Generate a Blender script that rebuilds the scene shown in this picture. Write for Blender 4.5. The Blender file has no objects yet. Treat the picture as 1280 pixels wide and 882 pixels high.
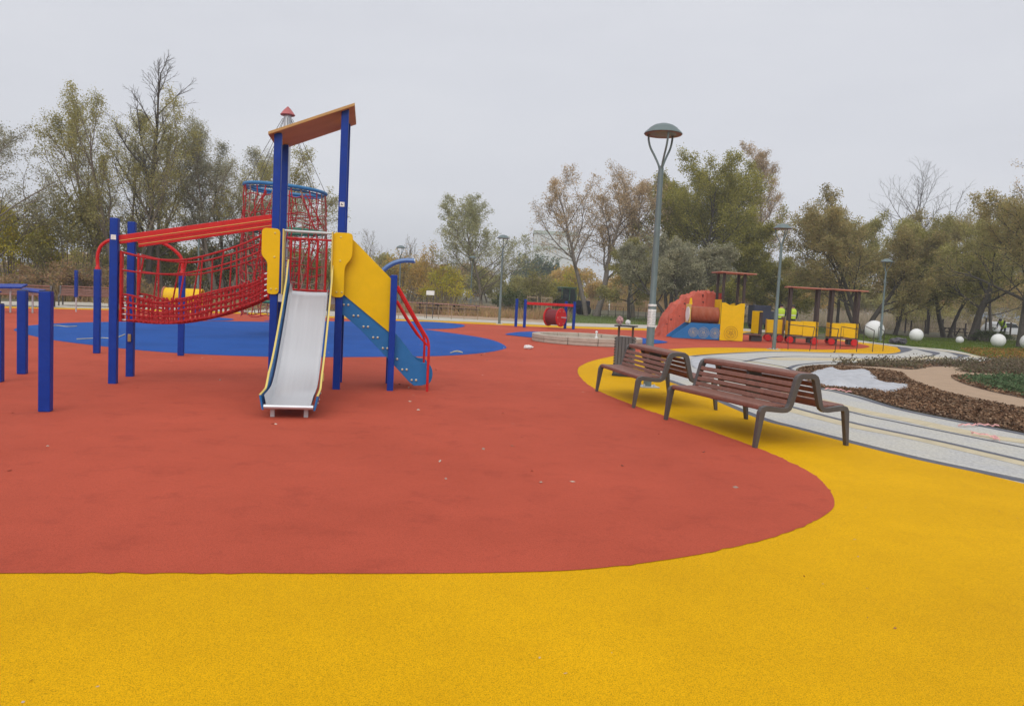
import bpy, bmesh, math, random
import numpy as np
from mathutils import Vector, Matrix

S = bpy.context.scene
COL = S.collection
PI = math.pi
R_ = math.radians

# ------------------------------------------------------------------ camera model (photo is 1280 x 882)
F, CX, CY, TH, HY, EYE = 965., 640., 441., 0.05, 369.5, 1.6
_p = math.atan((CY - HY) * math.cos(TH) / F)
_f = Vector((0, math.cos(_p), -math.sin(_p)))
_u0 = Vector((0, math.sin(_p), math.cos(_p)))
_r0 = Vector((1, 0, 0))
_c, _s = math.cos(TH), math.sin(TH)
CR = _c * _r0 + _s * _u0
CU = -_s * _r0 + _c * _u0
CF = _f


def ray(x, y):
    return CF + CR * ((x - CX) / F) - CU * ((y - CY) / F)


def G(x, y, z=0.0):
    d = ray(x, y)
    t = (z - EYE) / d.z
    return Vector((d.x * t, d.y * t, z))


def D(x, y, Y):
    d = ray(x, y)
    t = Y / d.y
    return Vector((d.x * t, Y, EYE + d.z * t))


def ground_z(x, y):
    t = min(1, max(0, (y - 82) / 24))
    return 0.4 * t * t * (3 - 2 * t)


cam = bpy.data.cameras.new("camera")
cam.sensor_width = 36
cam.lens = 36 * F / 1280
cam.clip_end = 3000
co = bpy.data.objects.new("camera", cam)
COL.objects.link(co)
m = Matrix.Identity(4)
for i in range(3):
    m[i][0], m[i][1], m[i][2] = CR[i], CU[i], -CF[i]
m[2][3] = EYE
co.matrix_world = m
S.camera = co

# ------------------------------------------------------------------ materials
def nodes(name):
    mt = bpy.data.materials.new(name)
    mt.use_nodes = True
    nt = mt.node_tree
    b = nt.nodes["Principled BSDF"]
    return mt, nt, b


def noise(nt, scale, detail=4, rough=.6, vec=None):
    n = nt.nodes.new("ShaderNodeTexNoise")
    n.inputs["Scale"].default_value = scale
    n.inputs["Detail"].default_value = detail
    n.inputs["Roughness"].default_value = rough
    if vec is None:
        g = nt.nodes.new("ShaderNodeTexCoord")
        vec = g.outputs["Object"]
    nt.links.new(vec, n.inputs["Vector"])
    return n


def ramp(nt, fac, stops):
    r = nt.nodes.new("ShaderNodeValToRGB")
    el = r.color_ramp.elements
    el[0].position, el[1].position = stops[0][0], stops[-1][0]
    for p, c in stops[1:-1]:
        el.new(p)
    for e, (p, c) in zip(sorted(el, key=lambda e: e.position), stops):
        e.position = p
        e.color = (*c, 1) if len(c) == 3 else c
    nt.links.new(fac, r.inputs["Fac"])
    return r


def mixc(nt, fac, a, b, mode='MIX'):
    mx = nt.nodes.new("ShaderNodeMix")
    mx.data_type = 'RGBA'
    mx.blend_type = mode
    for sock, v in ((0, fac), (6, a), (7, b)):
        if hasattr(v, 'is_output'):
            nt.links.new(v, mx.inputs[sock])
        elif sock == 0:
            mx.inputs[0].default_value = v
        else:
            mx.inputs[sock].default_value = (*v, 1)
    return mx.outputs[2]


def bump(nt, b, h, strength=.3, dist=.01):
    n = nt.nodes.new("ShaderNodeBump")
    n.inputs["Strength"].default_value = strength
    n.inputs["Distance"].default_value = dist
    nt.links.new(h, n.inputs["Height"])
    nt.links.new(n.outputs[0], b.inputs["Normal"])


def sc(c, k):
    return tuple(min(1, x * k) for x in c)


def mat(name, c, rough=.5, var=.12, scale=6, metal=0, spec=.5, bmp=0, bscale=60, dirt=0, dirt_c=(.12, .09, .06)):
    mt, nt, b = nodes(name)
    n = noise(nt, scale, 5, .65)
    r = ramp(nt, n.outputs[0], [(.3, sc(c, 1 - var)), (.7, sc(c, 1 + var))])
    out = r.outputs[0]
    if dirt:
        n2 = noise(nt, scale * .6, 8, .75)
        r2 = ramp(nt, n2.outputs[0], [(.5, (0, 0, 0)), (.75, (dirt,) * 3)])
        out = mixc(nt, r2.outputs[0], out, dirt_c)
    nt.links.new(out, b.inputs["Base Color"])
    b.inputs["Roughness"].default_value = rough
    b.inputs["Metallic"].default_value = metal
    b.inputs["Specular IOR Level"].default_value = spec
    if bmp:
        bump(nt, b, noise(nt, bscale, 3).outputs[0], bmp, .01)
    return mt


def rubber(name, c, grain=.16, stain=.12, stain_c=None, far=.15, blotch=.8):
    """EPDM granules: fine speckle, faded patches, damp stains, dusty scuffs."""
    mt, nt, b = nodes(name)
    fine = noise(nt, 210, 2, .7)
    r = ramp(nt, fine.outputs[0], [(.30, sc(c, 1 - grain * 2.2)), (.46, c), (.7, sc(c, 1 + grain))])
    # faded patches, metres across
    big = noise(nt, .42, 7, .66)
    rb = ramp(nt, big.outputs[0], [(.32, (blotch, blotch * .985, blotch * .97)), (.5, (.95, .95, .95)), (.7, (1.06, 1.06, 1.06))])
    col = mixc(nt, 1.0, r.outputs[0], rb.outputs[0], 'MULTIPLY')
    # damp or worn stains
    mid = noise(nt, 2.3, 10, .74)
    rm = ramp(nt, mid.outputs[0], [(.53, (0, 0, 0)), (.64, (stain * .5,) * 3), (.8, (stain,) * 3)])
    col = mixc(nt, rm.outputs[0], col, stain_c or sc(c, .45))
    # drawn-out scuffs
    tcx = nt.nodes.new("ShaderNodeTexCoord")
    mpx = nt.nodes.new("ShaderNodeMapping")
    mpx.inputs["Scale"].default_value = (1.1, 7.0, 1)
    mpx.inputs["Rotation"].default_value = (0, 0, .22)
    nt.links.new(tcx.outputs["Object"], mpx.inputs[0])
    scf = noise(nt, 2.2, 9, .78, mpx.outputs[0])
    rs = ramp(nt, scf.outputs[0], [(.60, (0, 0, 0)), (.78, (stain * .8,) * 3)])
    col = mixc(nt, rs.outputs[0], col, sc(c, .5))
    pale = noise(nt, 6.5, 9, .78, mpx.outputs[0])
    rp = ramp(nt, pale.outputs[0], [(.62, (0, 0, 0)), (.8, (far,) * 3)])
    col = mixc(nt, rp.outputs[0], col, (.52, .44, .37))
    nt.links.new(col, b.inputs["Base Color"])
    b.inputs["Roughness"].default_value = .82
    b.inputs["Specular IOR Level"].default_value = .08
    bump(nt, b, fine.outputs[0], .6, .006)
    return mt


def leafmat(name, stops, trans=.5, gain=2.75):
    stops = [sc(c, gain) for c in stops]
    mt = bpy.data.materials.new(name)
    mt.use_nodes = True
    nt = mt.node_tree
    nt.nodes.clear()
    out = nt.nodes.new("ShaderNodeOutputMaterial")
    g = nt.nodes.new("ShaderNodeNewGeometry")
    r = ramp(nt, g.outputs["Random Per Island"], [(i / (len(stops) - 1), c) for i, c in enumerate(stops)])
    nz = noise(nt, .45, 3)
    rr = ramp(nt, nz.outputs[0], [(.3, (.72, .72, .72)), (.7, (1.25, 1.2, 1.1))])
    col = mixc(nt, 1.0, r.outputs[0], rr.outputs[0], 'MULTIPLY')
    d = nt.nodes.new("ShaderNodeBsdfDiffuse")
    t = nt.nodes.new("ShaderNodeBsdfTranslucent")
    nt.links.new(col, d.inputs[0])
    nt.links.new(col, t.inputs[0])
    mx = nt.nodes.new("ShaderNodeMixShader")
    mx.inputs[0].default_value = trans
    nt.links.new(d.outputs[0], mx.inputs[1])
    nt.links.new(t.outputs[0], mx.inputs[2])
    nt.links.new(mx.outputs[0], out.inputs[0])
    return mt


M = {}
M['yellow_epdm'] = rubber("yellow_rubber", (.675, .365, .002), .28, .30, (.50, .25, .003), .0, .87)
M['red_epdm'] = rubber("red_rubber", (.455, .084, .048), .20, .55, (.24, .042, .028), .10, .84)
M['blue_epdm'] = rubber("blue_rubber", (.020, .088, .34), .14, .35, (.014, .045, .18), .16, .82)
M['blue'] = mat("blue_paint", (.003, .034, .27), .42, .12, 9, spec=.25, dirt=.04)
M['red'] = mat("red_paint", (.52, .012, .012), .42, .12, 9, spec=.3)
M['rope_red'] = mat("red_rope", (.40, .012, .016), .8, .3, 60, bmp=.5, bscale=300)
M['rope_tan'] = mat("tan_rope", (.30, .18, .12), .85, .2, 40)
M['yellow'] = mat("yellow_board", (.74, .46, .002), .45, .06, 4, spec=.2, dirt=.04)
M['yellow_edge'] = mat("yellow_edge", (.64, .50, .13), .5, .05)
M['midblue'] = mat("mid_blue_board", (.018, .145, .37), .45, .08, 5, spec=.3)
M['orange_board'] = mat("orange_board", (.46, .28, .11), .6, .08, 3, spec=.25, dirt=.1)
M['steel'] = mat("brushed_steel", (.60, .615, .64), .34, .10, 3, metal=.55, bmp=.05, bscale=120)
M['galv'] = mat("galvanised", (.50, .52, .53), .45, .12, 12, metal=.5)
M['lamp'] = mat("lamp_paint", (.13, .17, .17), .45, .1, 6, metal=.15)
M['lamp_under'] = mat("lamp_underside", (.16, .08, .075), .5, .1)
M['bolt'] = mat("bolt_cap", (.62, .55, .40), .4, .1, 20, metal=.4)
M['wood'] = mat("stained_slats", (.20, .083, .058), .6, .22, 12, bmp=.15, bscale=40, dirt=.12, dirt_c=(.3, .2, .17))
M['dark_metal'] = mat("dark_grey_metal", (.075, .066, .062), .45, .12, 8)
M['dark'] = mat("dark_plastic", (.03, .028, .03), .5, .15, 8)
M['brown_post'] = mat("dark_brown_post", (.035, .021, .018), .6, .2, 8)
M['plank'] = mat("brown_plank", (.14, .065, .045), .7, .2, 10)
M['roof_red'] = mat("roof_board", (.42, .17, .12), .65, .12, 5)
M['tube'] = mat("orange_tube", (.36, .10, .045), .5, .1, 6)
M['mound'] = mat("mound_rubber", (.50, .10, .06), .85, .14, 5, bmp=.5, bscale=120)
M['hold'] = mat("hold", (.13, .025, .02), .7)
M['white'] = mat("white_paint", (.72, .72, .70), .55, .06, 3, dirt=.12, dirt_c=(.35, .34, .3))
M['paper'] = mat("paper", (.70, .70, .68), .7, .25, 25)
M['ink'] = mat("ink", (.08, .08, .1), .6)
M['cloth'] = mat("white_fleece", (.41, .42, .445), .85, .16, 5, bmp=.3, bscale=16, dirt=.4, dirt_c=(.4, .36, .32))
M['concrete'] = mat("concrete", (.42, .36, .29), .85, .14, 5, bmp=.25, bscale=50, dirt=.2)
M['kerb'] = mat("kerb_concrete", (.48, .44, .37), .85, .12, 2.5, dirt=.2)
M['sandp'] = mat("sand_path", (.37, .255, .165), .9, .10, 3, bmp=.3, bscale=130, dirt=.12)
M['sand'] = mat("sandbox_sand", (.36, .29, .23), .95, .2, 9, bmp=.4)
M['brick'] = mat("dry_earth", (.20, .145, .10), .95, .3, 3, bmp=.5)
M['bark'] = mat("bark", (.19, .16, .125), .9, .35, 9, bmp=.5, bscale=40)
M['bark_dark'] = mat("bark_dark", (.075, .064, .052), .9, .35, 9, bmp=.5, bscale=40)
M['bark_pale'] = mat("bark_pale", (.20, .17, .145), .9, .3, 9)
M['hivis'] = mat("hi_vis", (.42, .60, .03), .7, .1)
M['hivis_band'] = mat("hi_vis_band", (.7, .7, .68), .4)
M['navy'] = mat("navy_cloth", (.015, .018, .035), .9)
M['skin'] = mat("skin", (.42, .24, .17), .6, .05)
M['hair'] = mat("hair", (.02, .015, .012), .7)
M['glass'] = mat("dark_glass", (.02, .028, .032), .08, .1, spec=.8)
M['carwhite'] = mat("car_paint", (.74, .75, .76), .25, .02)
M['tyre'] = mat("tyre", (.012, .012, .012), .85)
M['green_mach'] = mat("tractor_green", (.05, .12, .075), .45)
M['navy_mach'] = mat("navy_panel", (.014, .017, .04), .5)
M['facade'] = mat("facade", (.60, .62, .60), .8, .05, .3)
M['facade_blue'] = mat("facade_blue", (.25, .32, .42), .6, .1, .3)
M['facade_trim'] = mat("facade_trim", (.40, .45, .38), .8)
M['timber'] = mat("pale_timber", (.34, .25, .16), .85, .2, 10)
M['stone'] = mat("dark_stone", (.075, .07, .08), .8, .3, 6, bmp=.5, bscale=20)
M['green_hose'] = mat("green_hose", (.02, .15, .09), .5)
M['ringblue'] = mat("ring_blue", (.02, .16, .36), .5, .1)
M['pink'] = mat("red_white_tape", (.62, .30, .28), .6, .5, 14)
M['pipe'] = mat("blue_grey_pipe", (.10, .18, .36), .3, .06, metal=.2)
M['kerbline'] = mat("dark_grey_pavers", (.095, .10, .125), .85, .18, 9, dirt=.1)
M['whiteline'] = mat("white_edge", (.62, .60, .56), .8, .1)
M['cream'] = mat("cream_granule", (.50, .43, .29), .9, .16, 4, bmp=.3, bscale=120, dirt=.2, dirt_c=(.40, .40, .40))
M['brass'] = mat("brass_lock", (.35, .25, .10), .4, metal=.6)

mt, nt, b = nodes("slide_steel")
tcx = nt.nodes.new("ShaderNodeTexCoord"); mpx = nt.nodes.new("ShaderNodeMapping")
mpx.inputs["Scale"].default_value = (14, .5, .5)
nt.links.new(tcx.outputs["Object"], mpx.inputs[0])
n1 = noise(nt, 1.6, 6, .65, mpx.outputs[0]); n2 = noise(nt, 5, 8, .75)
r1 = ramp(nt, n1.outputs[0], [(.25, (.60, .61, .63)), (.75, (.665, .675, .695))])
r2 = ramp(nt, n2.outputs[0], [(.55, (0, 0, 0)), (.8, (.16,) * 3)])
nt.links.new(mixc(nt, r2.outputs[0], r1.outputs[0], (.40, .39, .38)), b.inputs["Base Color"])
rr_ = ramp(nt, n1.outputs[0], [(.3, (.30, .30, .30)), (.7, (.38, .38, .38))])
nt.links.new(rr_.outputs[0], b.inputs["Roughness"])
b.inputs["Metallic"].default_value = .6
M['slide'] = mt

# pale unfinished base path
mt, nt, b = nodes("pale_path")
n1 = noise(nt, .8, 8, .7); n2 = noise(nt, 26, 3, .7); n3 = noise(nt, 5, 8, .75)
r1 = ramp(nt, n1.outputs[0], [(.35, (.43, .43, .43)), (.6, (.50, .48, .42)), (.75, (.52, .46, .34))])
r2 = ramp(nt, n2.outputs[0], [(.3, (.72, .72, .72)), (.6, (1.05, 1.05, 1.05))])
r3 = ramp(nt, n3.outputs[0], [(.55, (0, 0, 0)), (.75, (.45,) * 3)])
c = mixc(nt, 1, r1.outputs[0], r2.outputs[0], 'MULTIPLY')
c = mixc(nt, r3.outputs[0], c, (.25, .24, .23))
nt.links.new(c, b.inputs["Base Color"]); b.inputs["Roughness"].default_value = .9
bump(nt, b, n2.outputs[0], .4, .01)
M['path'] = mt

# ground: dry scrub soil with worn grass
mt, nt, b = nodes("ground_soil")
n1 = noise(nt, .09, 7, .65); n2 = noise(nt, 3, 6, .75)
r1 = ramp(nt, n1.outputs[0], [(.35, (.115, .085, .05)), (.55, (.10, .09, .04)), (.7, (.06, .08, .022))])
r2 = ramp(nt, n2.outputs[0], [(.3, (.6, .6, .6)), (.7, (1.3, 1.3, 1.3))])
nt.links.new(mixc(nt, 1, r1.outputs[0], r2.outputs[0], 'MULTIPLY'), b.inputs["Base Color"])
b.inputs["Roughness"].default_value = .95
M['soil'] = mt

mt, nt, b = nodes("lawn_green")
n1 = noise(nt, .22, 7, .7); n2 = noise(nt, 9, 5, .8)
r1 = ramp(nt, n1.outputs[0], [(.33, (.075, .125, .018)), (.55, (.105, .14, .022)), (.72, (.17, .13, .035))])
r2 = ramp(nt, n2.outputs[0], [(.3, (.55, .55, .55)), (.7, (1.3, 1.3, 1.2))])
nt.links.new(mixc(nt, 1, r1.outputs[0], r2.outputs[0], 'MULTIPLY'), b.inputs["Base Color"])
b.inputs["Roughness"].default_value = .95
bump(nt, b, n2.outputs[0], .6, .05)
M['lawn'] = mt

mt, nt, b = nodes("mulch_soil")
n2 = noise(nt, 14, 7, .8)
r2 = ramp(nt, n2.outputs[0], [(.3, (.035, .022, .014)), (.55, (.13, .075, .045)), (.75, (.24, .15, .09))])
nt.links.new(r2.outputs[0], b.inputs["Base Color"]); b.inputs["Roughness"].default_value = .95
bump(nt, b, n2.outputs[0], 1, .04)
M['mulchbase'] = mt

LEAF = {
    'olive': leafmat("leaf_olive", [(.085, .082, .028), (.14, .13, .046), (.185, .168, .075), (.11, .115, .04)]),
    'green': leafmat("leaf_green", [(.065, .072, .018), (.115, .112, .028), (.175, .155, .038), (.085, .088, .022)]),
    'grey': leafmat("leaf_grey", [(.10, .105, .075), (.17, .165, .115), (.085, .09, .055), (.22, .20, .15)]),
    'willow': leafmat("leaf_willow", [(.10, .11, .055), (.15, .155, .085), (.19, .185, .12), (.12, .12, .05)]),
    'brown': leafmat("leaf_brown", [(.13, .095, .055), (.20, .15, .09), (.24, .185, .125), (.11, .09, .05)]),
    'rust': leafmat("leaf_rust", [(.105, .098, .042), (.145, .13, .058), (.165, .125, .06), (.09, .09, .036)]),
    'yellow': leafmat("leaf_yellow", [(.17, .16, .022), (.25, .21, .03), (.13, .14, .03)]),
    'orange': leafmat("leaf_orange", [(.17, .12, .04), (.24, .16, .055), (.13, .115, .035)]),
    'dark': leafmat("leaf_dark", [(.022, .035, .016), (.04, .055, .022), (.06, .065, .03)]),
    'pine': leafmat("leaf_pine", [(.03, .05, .032), (.05, .075, .045), (.075, .09, .06)]),
    'scrub': leafmat("dry_scrub", [(.12, .075, .048), (.19, .12, .075), (.16, .125, .06), (.10, .085, .035)]),
    'scrub_grey': leafmat("grey_scrub", [(.14, .115, .09), (.22, .185, .15), (.17, .15, .11), (.13, .12, .07)]),
    'grassb': leafmat("grass_blade", [(.07, .13, .016), (.11, .16, .025), (.15, .16, .04)], .25, 1.15),
    'plant': leafmat("ground_cover", [(.06, .105, .05), (.10, .155, .08), (.085, .10, .055)], .25, 1.15),
    'plant_grey': leafmat("ground_cover_grey", [(.12, .115, .075), (.17, .13, .10), (.10, .105, .05)], .25, 1.15),
    'chip': leafmat("bark_chip", [(.06, .036, .024), (.20, .115, .07), (.30, .195, .125), (.14, .078, .05), (.10, .06, .04), (.36, .26, .18)], .02, 1),
    'fallen': leafmat("fallen_leaf", [(.26, .10, .03), (.30, .17, .05), (.20, .10, .05)], .25, 1.15),
    'litter': leafmat("pale_litter", [(.5, .4, .33), (.3, .12, .08), (.58, .52, .46), (.2, .07, .045)], .02, 1),
}

# ------------------------------------------------------------------ mesh builder
class MB:
    def __init__(s):
        s.v, s.f = [], []

    def add(s, vs, fs):
        o = len(s.v)
        s.v += [tuple(v) for v in vs]
        s.f += [tuple(i + o for i in f) for f in fs]
        return s

    def box(s, c, d, rz=0, M_=None):
        x, y, z = d[0] / 2, d[1] / 2, d[2] / 2
        vs = [Vector((a * x, b_ * y, c_ * z)) for c_ in (-1, 1) for b_ in (-1, 1) for a in (-1, 1)]
        rot = M_ or Matrix.Rotation(rz, 3, 'Z')
        vs = [rot @ v + Vector(c) for v in vs]
        return s.add(vs, [(0, 2, 3, 1), (4, 5, 7, 6), (0, 1, 5, 4), (2, 6, 7, 3), (0, 4, 6, 2), (1, 3, 7, 5)])

    def bar(s, p0, p1, w, h, up=(0, 0, 1)):
        p0, p1 = Vector(p0), Vector(p1)
        d = p1 - p0
        L = d.length
        d.normalize()
        u = Vector(up)
        sd = d.cross(u)
        if sd.length < 1e-4:
            sd = d.cross(Vector((1, 0, 0)))
        sd.normalize()
        u = sd.cross(d)
        M_ = Matrix((sd, d, u)).transposed()
        return s.box((p0 + p1) / 2, (w, L, h), M_=M_)

    def tube(s, pts, r, seg=8, closed=False, caps=True):
        pts = [Vector(p) for p in pts]
        n = len(pts)
        rs = r if isinstance(r, (list, tuple)) else [r] * n
        vs, fs = [], []
        prev = None
        for i, p in enumerate(pts):
            a = pts[i - 1] if (i or closed) else p
            b_ = pts[(i + 1) % n] if (i < n - 1 or closed) else p
            t = (b_ - a).normalized()
            if prev is None:
                q = Vector((0, 0, 1)) if abs(t.z) < .9 else Vector((1, 0, 0))
                prev = t.cross(q).normalized()
            e1 = (prev - t * prev.dot(t)).normalized()
            prev = e1
            e2 = t.cross(e1)
            for k in range(seg):
                an = 2 * PI * k / seg
                vs.append(p + (e1 * math.cos(an) + e2 * math.sin(an)) * rs[i])
        m_ = n if closed else n - 1
        for i in range(m_):
            j = (i + 1) % n
            for k in range(seg):
                l = (k + 1) % seg
                fs.append((i * seg + k, i * seg + l, j * seg + l, j * seg + k))
        if caps and not closed:
            fs.append(tuple(range(seg))[::-1])
            fs.append(tuple((n - 1) * seg + k for k in range(seg)))
        return s.add(vs, fs)

    def lathe(s, prof, c=(0, 0, 0), seg=24, axis='Z'):
        vs, fs = [], []
        n = len(prof)
        for r, z in prof:
            for k in range(seg):
                a = 2 * PI * k / seg
                p = (r * math.cos(a), r * math.sin(a), z)
                if axis == 'X':
                    p = (z, r * math.cos(a), r * math.sin(a))
                if axis == 'Y':
                    p = (r * math.cos(a), z, r * math.sin(a))
                vs.append((p[0] + c[0], p[1] + c[1], p[2] + c[2]))
        for i in range(n - 1):
            for k in range(seg):
                l = (k + 1) % seg
                fs.append((i * seg + k, i * seg + l, (i + 1) * seg + l, (i + 1) * seg + k))
        fs.append(tuple(range(seg))[::-1])
        fs.append(tuple((n - 1) * seg + k for k in range(seg)))
        return s.add(vs, fs)

    def prism(s, poly, o, ex, ey, ez):
        """poly in (ex, ey) plane from o, extruded by the vector ez"""
        o, ex, ey, ez = Vector(o), Vector(ex), Vector(ey), Vector(ez)
        n = len(poly)
        a = [o + ex * p[0] + ey * p[1] for p in poly]
        vs = a + [p + ez for p in a]
        fs = [tuple(range(n))[::-1], tuple(range(n, 2 * n))]
        fs += [(i, (i + 1) % n, n + (i + 1) % n, n + i) for i in range(n)]
        return s.add(vs, fs)

    def sphere(s, c, r, seg=24, rings=14, sq=(1, 1, 1)):
        prof = [(max(1e-4, math.sin(PI * i / rings)) * r, -math.cos(PI * i / rings) * r) for i in range(rings + 1)]
        o = len(s.v)
        s.lathe(prof, (0, 0, 0), seg)
        for i in range(o, len(s.v)):
            v = s.v[i]
            s.v[i] = (v[0] * sq[0] + c[0], v[1] * sq[1] + c[1], v[2] * sq[2] + c[2])
        return s

    def build(s, name, m_, parent=None, smooth=False, bev=0, kind=None, seg=2):
        me = bpy.data.meshes.new(name)
        me.from_pydata(s.v, [], s.f)
        bm = bmesh.new()
        bm.from_mesh(me)
        bmesh.ops.recalc_face_normals(bm, faces=bm.faces)
        if bev:
            es = [e for e in bm.edges if len(e.link_faces) == 2 and e.calc_face_angle(0) > .5]
            bmesh.ops.bevel(bm, geom=es, offset=bev, segments=seg, affect='EDGES', profile=.6, clamp_overlap=True)
        bm.to_mesh(me)
        bm.free()
        me.materials.append(m_)
        if smooth:
            for p in me.polygons:
                p.use_smooth = True
            me.set_sharp_from_angle(angle=R_(40))
        o = bpy.data.objects.new(name, me)
        COL.objects.link(o)
        if parent:
            o.parent = parent
        if kind:
            o['kind'] = kind
        return o


def tag(o, label, cat, group=None, kind=None):
    o['label'] = label
    o['category'] = cat
    if group:
        o['group'] = group
    if kind:
        o['kind'] = kind
    return o


def thing(name, label, cat, loc=(0, 0, 0), rz=0, group=None):
    o = bpy.data.objects.new(name, None)
    o.empty_display_size = .2
    COL.objects.link(o)
    o.location = loc
    o.rotation_euler = (0, 0, rz)
    return tag(o, label, cat, group)


def dup(root, loc, rz, label, group=None, scale=1):
    def cp(o, par):
        c_ = o.copy()
        COL.objects.link(c_)
        if par:
            c_.parent = par
        for ch in list(o.children):
            cp(ch, c_)
        return c_
    r = cp(root, None)
    r.location = loc
    r.rotation_euler = (0, 0, rz)
    r.scale = (scale,) * 3
    r['label'] = label
    if group:
        r['group'] = group
    return r


def catmull(pts, n=8, closed=False):
    pts = [Vector(p) for p in pts]
    out = []
    N = len(pts)
    rng = range(N if closed else N - 1)
    for i in rng:
        p0 = pts[i - 1] if (closed or i > 0) else pts[0]
        p1 = pts[i]
        p2 = pts[(i + 1) % N]
        p3 = pts[(i + 2) % N] if (closed or i + 2 < N) else pts[-1]
        for k in range(n):
            t = k / n
            out.append(.5 * ((2 * p1) + (p2 - p0) * t + (2 * p0 - 5 * p1 + 4 * p2 - p3) * t * t + (3 * p1 - p0 - 3 * p2 + p3) * t ** 3))
    if not closed:
        out.append(pts[-1])
    return out


def px_curve(pp, n=6, closed=False):
    """photo contour -> smooth ground curve"""
    return [Vector((p.x, p.y)) for p in catmull([G(*p) for p in pp], n, closed)]


def wobble(poly, amp=.007, step=.05, y_max=22):
    out = []
    r3 = random.Random(9)
    n_ = len(poly)
    for i in range(n_):
        a, b_ = Vector(poly[i][:2]), Vector(poly[(i + 1) % n_][:2])
        out.append(a)
        L_ = (b_ - a).length
        if max(a.y, b_.y) < y_max and min(a.x, b_.x) > -9 and max(a.x, b_.x) < 7 and min(a.y, b_.y) > 2.5:
            nn_ = Vector((-(b_ - a).y, (b_ - a).x)).normalized()
            k_ = int(L_ / step)
            for q in range(1, k_):
                out.append(a.lerp(b_, q / k_) + nn_ * r3.gauss(0, amp))
    return out


def sheet(name, poly, z, m_, label=None, cat=None, kind='structure'):
    bm = bmesh.new()
    vs = [bm.verts.new((p[0], p[1], z)) for p in poly]
    f = bm.faces.new(vs)
    if f.normal.z < 0:
        f.normal_flip()
    bmesh.ops.triangulate(bm, faces=[f])
    me = bpy.data.meshes.new(name)
    bm.to_mesh(me)
    bm.free()
    for p in me.polygons:
        if p.normal.z < 0:
            p.flip()
    me.materials.append(m_)
    o = bpy.data.objects.new(name, me)
    COL.objects.link(o)
    o['kind'] = kind
    if label:
        o['label'] = label
        o['category'] = cat
    return o


def ribbon(mb, pts, w, z, wob=0):
    pts = [Vector((p[0], p[1])) for p in pts]
    vs, fs = [], []
    for i, p in enumerate(pts):
        a, b_ = pts[max(0, i - 1)], pts[min(len(pts) - 1, i + 1)]
        t = (b_ - a).normalized()
        nrm = Vector((-t.y, t.x))
        ww = (w(i / (len(pts) - 1)) if callable(w) else w) / 2
        vs += [(p.x + nrm.x * ww, p.y + nrm.y * ww, z), (p.x - nrm.x * ww, p.y - nrm.y * ww, z)]
    for i in range(len(pts) - 1):
        fs.append((2 * i, 2 * i + 1, 2 * i + 3, 2 * i + 2))
    mb.add(vs, fs)


def inpoly(x, y, poly):
    c_ = False
    n = len(poly)
    j = n - 1
    for i in range(n):
        xi, yi, xj, yj = poly[i][0], poly[i][1], poly[j][0], poly[j][1]
        if (yi > y) != (yj > y) and x < (xj - xi) * (y - yi) / (yj - yi) + xi:
            c_ = not c_
        j = i
    return c_


def np_mesh(name, V, Fq, m_, parent=None, kind=None):
    """fast mesh from numpy verts and a list of equal-size faces"""
    me = bpy.data.meshes.new(name)
    V = np.asarray(V, dtype=np.float32)
    Fq = np.asarray(Fq, dtype=np.int32)
    k = Fq.shape[1]
    me.vertices.add(len(V))
    me.vertices.foreach_set("co", V.ravel())
    me.loops.add(Fq.size)
    me.loops.foreach_set("vertex_index", Fq.ravel())
    me.polygons.add(len(Fq))
    me.polygons.foreach_set("loop_start", np.arange(0, Fq.size, k, dtype=np.int32))
    me.update(calc_edges=True)
    me.materials.append(m_)
    o = bpy.data.objects.new(name, me)
    COL.objects.link(o)
    if parent:
        o.parent = parent
    if kind:
        o['kind'] = kind
    return o


def quads(P, size, rng, flat=0., aspect=.6):
    """leaf quads at points P (n,3)"""
    n = len(P)
    a = rng.normal(size=(n, 3))
    a[:, 2] *= (1 - flat)
    a /= np.linalg.norm(a, axis=1)[:, None] + 1e-9
    b_ = rng.normal(size=(n, 3))
    b_[:, 2] *= (1 - flat)
    b_ -= a * (a * b_).sum(1)[:, None]
    b_ /= np.linalg.norm(b_, axis=1)[:, None] + 1e-9
    s_ = size * rng.uniform(.6, 1.35, size=(n, 1))
    a, b_ = a * s_ * .5, b_ * s_ * .5 * aspect
    V = np.stack([P - a, P - b_, P + a, P + b_], 1).reshape(-1, 3)
    Fq = np.arange(4 * n).reshape(n, 4)
    return V, Fq


# ------------------------------------------------------------------ world and light
w = bpy.data.worlds.new("World")
S.world = w
w.use_nodes = True
nt = w.node_tree
bg = nt.nodes["Background"]
sky = nt.nodes.new("ShaderNodeTexSky")
sky.sky_type = 'NISHITA'
sky.sun_disc = False
SUN_EL, SUN_AZ = R_(42), R_(188)
sky.sun_elevation = SUN_EL
sky.sun_rotation = SUN_AZ
hs = nt.nodes.new("ShaderNodeHueSaturation")
hs.inputs["Saturation"].default_value = .35
nt.links.new(sky.outputs[0], hs.inputs["Color"])
tc = nt.nodes.new("ShaderNodeTexCoord")
sep = nt.nodes.new("ShaderNodeSeparateXYZ")
nt.links.new(tc.outputs["Generated"], sep.inputs[0])
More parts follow.
